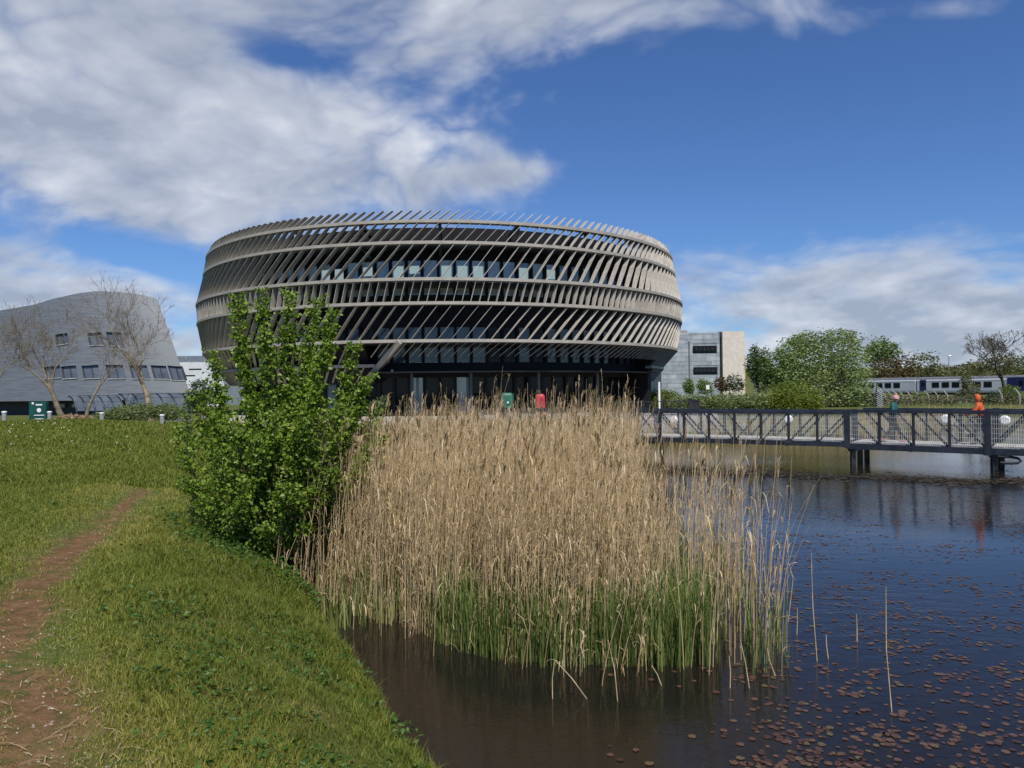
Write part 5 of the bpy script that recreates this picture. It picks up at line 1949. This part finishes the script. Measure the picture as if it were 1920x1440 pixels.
def skin_body(name, verts, edges, radii, material, parent, root=0, subdiv=1):
    """continuous limb surface grown round a skeleton"""
    me = bpy.data.meshes.new(name)
    me.from_pydata([tuple(v) for v in verts], edges, [])
    o = link(name, me, material, parent)
    sk_ = o.modifiers.new('skin', 'SKIN')
    sk_.use_smooth_shade = True
    for i, r in enumerate(radii):
        d_ = me.skin_vertices[0].data[i]
        d_.radius = r if isinstance(r, tuple) else (r, r)
        d_.use_root = (i == root)
    sb_ = o.modifiers.new('subdivision', 'SUBSURF')
    sb_.levels = sb_.render_levels = subdiv
    return o


def person(origin, heading, label, coat, trousers, hat, shoes, pose, coat_len=0.0, hood=False):
    """figure in local coordinates: x = the way it walks, z up; pose gives the arm and leg joints"""
    e = empty('person', origin, label, 'person')
    e.rotation_euler = (0, 0, heading)
    P = pose
    lean = P['lean']
    pel, waist, chest, neck = (0, 0, 0.94), (lean * 0.3, 0, 1.08), (lean * 0.75, 0, 1.33), (lean, 0, 1.48)
    V = [pel, waist, chest, neck]
    E = [(0, 1), (1, 2), (2, 3)]
    Rr = [(0.185, 0.15), (0.185, 0.15), (0.21, 0.165), (0.085, 0.085)]
    hands = []
    for s in (-1, 1):
        sh = (lean * 0.85, 0.19 * s, 1.40)
        el_, ha = P['elbow' + ('L' if s > 0 else 'R')], P['hand' + ('L' if s > 0 else 'R')]
        b = len(V)
        V += [sh, el_, ha]
        E += [(2, b), (b, b + 1), (b + 1, b + 2)]
        Rr += [0.09, 0.072, 0.052]
        hands.append((Vector(el_), Vector(ha), s))
    body = skin_body('jacket', V, E, Rr, coat, e)
    LV, LE, LR = [(0, 0, 0.95)], [], [(0.15, 0.12)]
    feet = []
    for s in (-1, 1):
        kn, an = P['knee' + ('L' if s > 0 else 'R')], P['ankle' + ('L' if s > 0 else 'R')]
        b = len(LV)
        LV += [(0, 0.085 * s, 0.88), kn, an]
        LE += [(0, b), (b, b + 1), (b + 1, b + 2)]
        LR += [0.092, 0.066, 0.045]
        feet.append(Vector(an))
    skin_body('trousers', LV, LE, LR, trousers, e)
    for a in feet:
        skin_body('shoe', [a + Vector((-0.07, 0, -0.035)), a + Vector((0.04, 0, -0.045)), a + Vector((0.17, 0, -0.055))], [(0, 1), (1, 2)], [(0.042, 0.036), (0.045, 0.034), (0.036, 0.024)], shoes, e)
    for el_, ha, s in hands:
        d_ = (ha - el_).normalized()
        sd = Vector((0, s, 0))
        dn = Vector((0, 0, -1))
        HV, HE, HR = [ha - d_ * 0.01, ha + d_ * 0.05, ha + d_ * 0.085], [(0, 1), (1, 2)], [(0.026, 0.02), (0.038, 0.018), (0.036, 0.016)]
        for k, (off, ln) in enumerate(((-0.028, 0.062), (-0.010, 0.072), (0.010, 0.068), (0.027, 0.052))):
            b = len(HV)
            base_ = ha + d_ * 0.085 + sd * off
            HV += [base_, base_ + d_ * ln * 0.55 + dn * 0.018, base_ + d_ * ln * 0.7 + dn * 0.045]
            HE += [(2, b), (b, b + 1), (b + 1, b + 2)]
            HR += [0.010, 0.009, 0.008]
        b = len(HV)
        HV += [ha + d_ * 0.03 - sd * 0.036, ha + d_ * 0.065 - sd * 0.052 + dn * 0.02]
        HE += [(0, b), (b, b + 1)]
        HR += [0.012, 0.010]
        skin_body('hand', HV, HE, HR, skin, e)
    # head: skull, jaw, nose, ears
    hc = Vector(neck) + Vector((0.045 + P['nod'] * 0.06, 0, 0.145 - P['nod'] * 0.03))
    hb = MB()
    n, m_ = 18, 12
    vs, fs = [], []
    for j in range(m_ + 1):
        ph = math.pi * j / m_
        for i in range(n):
            th = 2 * math.pi * i / n
            x, y, z = math.sin(ph) * math.cos(th), math.sin(ph) * math.sin(th), math.cos(ph)
            rx = 0.098 * (1.0 if z > -0.2 else 1.0 - 0.25 * (-z - 0.2))
            if x > 0.72 and -0.25 < z < 0.18 and abs(y) < 0.3:
                rx *= 1.22                                     # nose
            elif x > 0.6 and 0.05 < z < 0.35 and abs(y) > 0.2:
                rx *= 0.95                                     # eye sockets
            vs.append(hc + Vector((x * rx, y * 0.076 * (1.0 if z > -0.2 else 0.9), z * 0.118)))
    for j in range(m_):
        for i in range(n):
            fs.append((j * n + i, j * n + (i + 1) % n, (j + 1) * n + (i + 1) % n, (j + 1) * n + i))
    hb.add(vs, fs, True)
    hb.build('head', skin, e, world=False)
    for s in (-1, 1):
        MB().box(hc + Vector((0.085, 0.032 * s, 0.012)), (0.014, 0.026, 0.012)).build('eye', frame_dark, e, world=False)
    cap = MB()
    vs, fs = [], []
    rows = 9
    z_start = 0.52 * math.pi if not hood else 0.80 * math.pi
    for j in range(rows + 1):
        ph = z_start * j / rows
        for i in range(n):
            th = 2 * math.pi * i / n
            k_ = 1.16 + (0.05 if hood else 0)
            x, y, z = math.sin(ph) * math.cos(th), math.sin(ph) * math.sin(th), math.cos(ph)
            if hood and x > 0.35 and z < 0.45:
                x = 0.35                                       # open face of the hood
            vs.append(hc + Vector((x * 0.105 * k_ - 0.012, y * 0.083 * k_, z * 0.122 * k_ + 0.008)))
    for j in range(rows):
        for i in range(n):
            th = 2 * math.pi * (i + 0.5) / n
            ph = z_start * (j + 0.5) / rows
            if hood and math.sin(ph) * math.cos(th) > 0.42 and math.cos(ph) < 0.42:
                continue
            fs.append((j * n + i, j * n + (i + 1) % n, (j + 1) * n + (i + 1) % n, (j + 1) * n + i))
    cap.add(vs, fs, True)
    cap.build('hood' if hood else 'hat', hat, e, world=False)
    return e, hc


def deck_pos(px, across):
    """spot on the right hand span seen at column px, `across` metres in from the near rail"""
    P0, dv, npan, pl, zb, zt, bd = SECT[2]
    back = Vector((-dv.y, dv.x, 0))
    back = back if back.y > 0 else -back
    O = P0 + back * across
    u = ray(px, 800)
    tt = (O.x - u.x * O.y) / (u.x * dv.y - dv.x)
    q = O + dv * tt
    return Vector((q.x, q.y, zb + bd + 0.035)), dv


orange = mat('orange_jacket', (0.52, 0.085, 0.020), 0.65, var=0.10, scale=9, bump=0.25, bscale=22)
teal = mat('teal_jacket', (0.010, 0.085, 0.092), 0.65, var=0.10, scale=9, bump=0.25, bscale=22)
dark_cloth = mat('dark_trousers', (0.022, 0.022, 0.030), 0.8, var=0.12, scale=8, bump=0.2)
jean = mat('grey_trousers', (0.07, 0.075, 0.09), 0.8, var=0.12, scale=8, bump=0.2)
hatm = mat('red_white_hat', (0.42, 0.05, 0.06), 0.9, var=0.0, scale=26, col2=(0.62, 0.56, 0.55), detail=1)
shoe_d = mat('dark_shoe', (0.03, 0.028, 0.03), 0.5)
shoe_p = mat('pink_shoe', (0.48, 0.20, 0.24), 0.6)
WALK = dict(lean=0.07, nod=0.5,
            elbowL=(-0.10, 0.25, 1.16), handL=(0.06, 0.24, 0.96), elbowR=(0.08, -0.25, 1.15), handR=(0.24, -0.22, 1.00),
            kneeL=(0.20, 0.09, 0.51), ankleL=(0.27, 0.09, 0.10), kneeR=(-0.02, -0.09, 0.50), ankleR=(-0.30, -0.09, 0.14))
PUSH = dict(lean=0.10, nod=0.2,
            elbowL=(0.20, 0.26, 1.16), handL=(0.46, 0.22, 1.06), elbowR=(0.20, -0.26, 1.16), handR=(0.46, -0.22, 1.06),
            kneeL=(0.17, 0.09, 0.51), ankleL=(0.20, 0.09, 0.10), kneeR=(-0.03, -0.09, 0.50), ankleR=(-0.26, -0.09, 0.13))
q, dv = deck_pos(1673, 1.0)
head_left = math.atan2(-dv.y, -dv.x)
e, hc = person(q, head_left + math.pi, 'person in a teal jacket and red and white hat walking on the bridge', teal, dark_cloth, hatm, shoe_p, WALK)
MB().tube([hc + Vector((-0.01, 0, 0.145)), hc + Vector((-0.01, 0, 0.165)), hc + Vector((-0.01, 0, 0.20)), hc + Vector((-0.01, 0, 0.215))], [0.02, 0.042, 0.042, 0.015], 10).build('bobble', hatm, e, world=False)
q, dv = deck_pos(1842, 1.15)
e, hc = person(q, head_left, 'person in an orange hooded jacket pushing a bicycle over the bridge', orange, jean, orange, shoe_d, PUSH, hood=True)

# the bicycle held by the handlebar
dirb = Vector((math.cos(head_left), math.sin(head_left), 0))
sideb = Vector((-dirb.y, dirb.x, 0))
bo = q + dirb * 0.15 - sideb * 0.02
bk = empty('bicycle', bo, 'grey bicycle pushed along the bridge by the person in orange', 'bicycle')
bk.rotation_euler = (0, 0, head_left)
tyre = mat('tyre_rubber', (0.02, 0.02, 0.02), 0.8)
bframe = mat('bicycle_frame', (0.30, 0.31, 0.34), 0.35, 0.4)


def wheel(cx_):
    pts = [(cx_ + 0.33 * math.cos(a), 0, 0.345 + 0.33 * math.sin(a)) for a in [2 * math.pi * i / 28 for i in range(29)]]
    w_ = MB().tube(pts, 0.018, 6, False).build('wheel', tyre, bk, world=False)
    sp = MB()
    for i in range(12):
        a = 2 * math.pi * i / 12
        sp.bar((cx_, 0, 0.345), (cx_ + 0.32 * math.cos(a), 0, 0.345 + 0.32 * math.sin(a)), 0.004, 0.004, up=(0, 1, 0))
    tag(sp.build('spokes', galv, w_, world=False), kind='stuff')
    MB().tube([(cx_, -0.05, 0.345), (cx_, 0.05, 0.345)], 0.02, 8).build('hub', galv, w_, world=False)


wheel(-0.20)
wheel(0.82)
fr_ = MB()
for a, b in (((-0.20, 0, 0.345), (0.22, 0, 0.30)), ((0.22, 0, 0.30), (0.10, 0, 0.80)), ((-0.20, 0, 0.345), (0.10, 0, 0.76)), ((0.10, 0, 0.74), (0.62, 0, 0.80)), ((0.22, 0, 0.30), (0.64, 0, 0.72)), ((0.60, 0, 0.92), (0.82, 0, 0.345))):
    fr_.tube([a, b], 0.019, 8)
fr_.build('frame', bframe, bk, world=False)
MB().tube([(0.40, -0.27, 1.02), (0.52, -0.16, 1.04), (0.59, 0, 1.0), (0.52, 0.16, 1.04), (0.40, 0.27, 1.02)], 0.016, 8).build('handlebar', tyre, bk, world=False)
MB().tube([(-0.06, 0, 0.93), (0.02, 0, 0.94), (0.12, 0, 0.93), (0.22, 0, 0.92)], [0.05, 0.07, 0.05, 0.02], 10).build('saddle', tyre, bk, world=False)
MB().tube([(0.10, 0, 0.74), (0.08, 0, 0.93)], 0.014, 8).build('seat_post', galv, bk, world=False)
MB().tube([(0.22, -0.06, 0.30), (0.22, 0.06, 0.30)], 0.09, 14).build('chainring', tyre, bk, world=False)

# ------------------------------------------------------------------ grass on the bank
grass_m = leaf_mat('grass_blade', [(0.0, (0.087, 0.118, 0.017)), (0.45, (0.177, 0.210, 0.030)), (0.8, (0.276, 0.275, 0.049)), (1.0, (0.378, 0.308, 0.110))], 0.35, 0.6)


def blades(P, h, w_, tint):
    n = len(P)
    z = ground_z(P)
    base = np.c_[P, z - 0.005]
    a = rng.uniform(0, 2 * np.pi, n)
    out = np.stack([np.cos(a), np.sin(a), np.zeros(n)], 1)
    ln = rng.uniform(0.15, 0.95, n) * h
    p = np.stack([base, base + out * (ln * 0.3)[:, None] + np.array([[0, 0, 1.0]]) * (h * 0.6)[:, None], base + out * ln[:, None] + np.array([[0, 0, 1.0]]) * (h * 0.88)[:, None]], 1)
    b = rng.uniform(0, 2 * np.pi, n)
    sd = np.stack([np.cos(b), np.sin(b), np.zeros(n)], 1)
    wd = w_[:, None] * np.array([[1.0, 0.8, 0.12]])
    V, F = ribbons(p, wd, sd)
    return V, F, np.repeat(tint, 6)


def land_points(n, y0, y1, u0, u1, power=1.0):
    """points on dry land inside the view wedge, denser near the viewer"""
    out = np.zeros((0, 2))
    while len(out) < n:
        y = y0 + (y1 - y0) * rng.uniform(size=n) ** power
        u = rng.uniform(u0, u1, n)
        P = np.c_[u * y, y]
        out = np.concatenate([out, P[shore(P) > 0.02]])
    return out[:n]


gs = Soup()
P = land_points(210000, 2.6, 14.0, -0.76, 0.0, 1.5)
pd = path_dist(P)
nz1, nz2 = vnoise(P, 0.8, 61), vnoise(P, 3.5, 62)
wear_ = wear_at(P) * (0.7 + 0.5 * vnoise(P, 2.6, 63))
keep = rng.uniform(size=len(P)) > wear_ * 1.05
P, nz1, nz2, pd, wear_ = P[keep], nz1[keep], nz2[keep], pd[keep], wear_[keep]
s_ = shore(P)
h = (0.022 + 0.035 * nz2 + 0.045 * np.clip(nz1 - 0.45, 0, 1)) * rng.uniform(0.6, 1.4, len(P))
h *= 1 + 1.2 * np.exp(-((P[:, 0] + 3.6) / 1.1) ** 2 - ((P[:, 1] - 9.6) / 1.3) ** 2) + 0.6 * np.exp(-(s_ / 0.35) ** 2)
h *= np.clip(0.35 + pd / 1.2, 0.35, 1.0)
h *= 1 + 0.05 * (P[:, 1] - 3)
tint = np.clip(0.42 + 0.16 * rng.normal(size=len(P)) + 0.35 * (vnoise(P, 0.6, 64) - 0.5) + 0.30 * np.exp(-(pd / 0.9) ** 2) + np.where(rng.uniform(size=len(P)) < 0.06, 0.45, 0) + 0.28 * np.clip(vnoise(P, 0.45, 67) * 0.6 + vnoise(P, 1.7, 68) * 0.4 - 0.52, 0, 1) * 2.2, 0, 1)
V, F, T = blades(P, h, (0.0042 + 0.00035 * P[:, 1]) * rng.uniform(0.7, 1.3, len(P)), tint)
gs.add(V, F, T)
P = land_points(90000, 14.0, 34.0, -0.74, -0.20, 1.2)
P = P[~inside(P, TERR)]
nz = vnoise(P, 0.5, 65)
h = (0.05 + 0.09 * nz) * rng.uniform(0.6, 1.4, len(P))
tint = np.clip(0.40 + 0.14 * rng.normal(size=len(P)) + 0.35 * (vnoise(P, 0.35, 66) - 0.5), 0, 1)
V, F, T = blades(P, h, 0.0011 * P[:, 1] * rng.uniform(0.6, 1.2, len(P)), tint)
gs.add(V, F, T)
# taller tufts, thickest round the bush and along the water's edge
TC = np.concatenate([land_points(190, 3.0, 13.0, -0.70, 0.0, 1.2), np.c_[rng.normal(-3.7, 0.6, 70), rng.normal(9.8, 0.6, 70)]])
TC = np.concatenate([TC, [(x + rng.normal(0, 0.05), y + rng.normal(0, 0.05)) for (x0, y0), (x1, y1) in zip(POND[1:8], POND[2:9]) for q in rng.uniform(0, 1, 14) for x, y in [(x0 + (x1 - x0) * q - 0.10, y0 + (y1 - y0) * q)]]])
TC = TC[path_dist(TC) > 0.55]
k = 26
P = np.repeat(TC, k, 0) + rng.normal(0, 0.035, (len(TC) * k, 2))
hh = np.repeat(rng.uniform(0.07, 0.19, len(TC)), k) * rng.uniform(0.5, 1.15, len(P))
V, F, T = blades(P, hh, 0.0055 * rng.uniform(0.7, 1.3, len(P)), np.clip(np.repeat(rng.uniform(0.15, 0.75, len(TC)), k) + 0.12 * rng.normal(size=len(P)), 0, 1))
gs.add(V, F, T)
tag(link('grass', gs.mesh('grass'), grass_m), 'short green grass over the bank and lawn', 'grass', kind='stuff')

# broad leaved weeds and clover in patches
weed_m = leaf_mat('weed_leaf', [(0.0, (0.030, 0.070, 0.012)), (0.5, (0.065, 0.135, 0.022)), (1.0, (0.12, 0.20, 0.045))], 0.35, 0.5)
C = land_points(520, 3.0, 13.0, -0.62, -0.06, 1.3)
C = C[(path_dist(C) > 0.7) & (vnoise(C, 0.9, 71) > 0.45)]
WP, WD, WL = [], [], []
for x, y in C:
    k = rng.integers(8, 22)
    rr = rng.uniform(0.05, 0.2)
    a = rng.uniform(0, 6.28, k)
    q = rng.uniform(0, 1, k) ** 0.6 * rr
    px_, py_ = x + q * np.cos(a), y + q * np.sin(a)
    zz_ = ground_z(np.c_[px_, py_]) + rng.uniform(0.01, 0.07, k)
    WP.append(np.c_[px_, py_, zz_])
    WD.append(np.c_[np.cos(a), np.sin(a), rng.uniform(0.1, 0.9, k)])
    WL.append(rng.uniform(0.02, 0.06, k))
# taller nettles along the foot of the bush and the water's edge
for (x, y, m_, r_, hh) in ((-3.9, 9.7, 420, 0.55, 0.22), (-3.2, 9.4, 420, 0.5, 0.22), (-4.4, 10.4, 300, 0.5, 0.25), (-2.75, 9.7, 260, 0.3, 0.3), (-1.15, 6.2, 60, 0.15, 0.14), (-0.9, 5.75, 70, 0.16, 0.18), (-1.55, 7.2, 60, 0.2, 0.12), (-4.9, 11.2, 200, 0.5, 0.22)):
    a = rng.uniform(0, 6.28, m_)
    q = rng.uniform(0, 1, m_) ** 0.5 * r_
    px_, py_ = x + q * np.cos(a), y + q * np.sin(a)
    WP.append(np.c_[px_, py_, np.maximum(ground_z(np.c_[px_, py_]), 0.02) + rng.uniform(0.0, 1, m_) * hh])
    WD.append(np.c_[rng.normal(size=m_), rng.normal(size=m_), rng.uniform(0.0, 1.2, m_)])
    WL.append(rng.uniform(0.03, 0.075, m_))
WP, WD, WL = np.concatenate(WP), np.concatenate(WD), np.concatenate(WL)
tag(link('weeds', leaves_mesh('weeds', WP, WD, WL, WL * 0.6, np.clip(rng.normal(0.5, 0.2, len(WP)), 0, 1)), weed_m), 'broad leaved weeds and clover among the grass', 'weeds', kind='stuff')

# dead stems, twigs and pebbles on the worn path
pb = land_points(1500, 2.8, 12.0, -0.76, -0.2, 1.4)
pb = pb[path_dist(pb) < 0.45]
peb = MB()
for x, y in pb[:420]:
    r_ = random.uniform(0.004, 0.013)
    z = gz(x, y)
    vs = [(x + r_ * random.uniform(.7, 1.3), y, z + .001), (x, y + r_, z + .002), (x - r_ * random.uniform(.7, 1.3), y, z + .001), (x, y - r_, z), (x, y, z + r_ * 0.8)]
    peb.add(vs, [(0, 1, 4), (1, 2, 4), (2, 3, 4), (3, 0, 4)])
tag(peb.build('pebbles', mat('pebble', (0.30, 0.25, 0.20), 0.9, var=0.3, scale=30)), 'small pale pebbles on the worn path', 'pebbles', kind='stuff')
lit_ = Soup()
P = land_points(1100, 2.8, 12.5, -0.76, -0.05, 1.4)
P = P[(path_dist(P) < 0.7) | (vnoise(P, 0.7, 77) > 0.66)]
n = len(P)
a = rng.uniform(0, 6.28, n)
dv = np.stack([np.cos(a), np.sin(a), np.zeros(n)], 1)
L = rng.uniform(0.03, 0.13, n)
b0 = np.c_[P, ground_z(P) + 0.012]
e0 = P + dv[:, :2] * L[:, None]
b1 = np.c_[e0, ground_z(e0) + 0.02]
V, F = ribbons(np.stack([b0, (b0 + b1) / 2 + [0, 0, 0.008], b1], 1), np.full((n, 3), 0.004), np.stack([-np.sin(a), np.cos(a), np.zeros(n)], 1))
lit_.add(V, F, np.repeat(np.clip(rng.normal(0.5, 0.25, n), 0, 1), 6))
tag(link('dead_straw', lit_.mesh('dead_straw'), reed_dry), 'scraps of dead straw lying on the path and grass', 'straw', kind='stuff')
# daisies
P = land_points(36, 19, 26, -0.74, -0.42)
z = ground_z(P) + 0.07
rr = np.where(P[:, 1] > 14, 0.019, 0.010)
Vs, Fs = [], []
for q, ((x, y), zz_, r_) in enumerate(zip(P, z, rr)):
    a = np.linspace(0, 2 * np.pi, 7)[:-1]
    Vs.append(np.c_[x + r_ * np.cos(a), y + r_ * np.sin(a) * 0.9 - 0.3 * r_ * np.sin(a), zz_ + 0.5 * r_ * np.sin(a)])
    Fs.append(np.arange(6)[None, :] + 6 * q)
tag(link('daisies', np_mesh('daisies', np.concatenate(Vs), np.concatenate(Fs)), mat('white_petal', (0.75, 0.75, 0.70), 0.7, var=0.04)), 'scattered white daisies in the grass', 'flowers', kind='stuff')
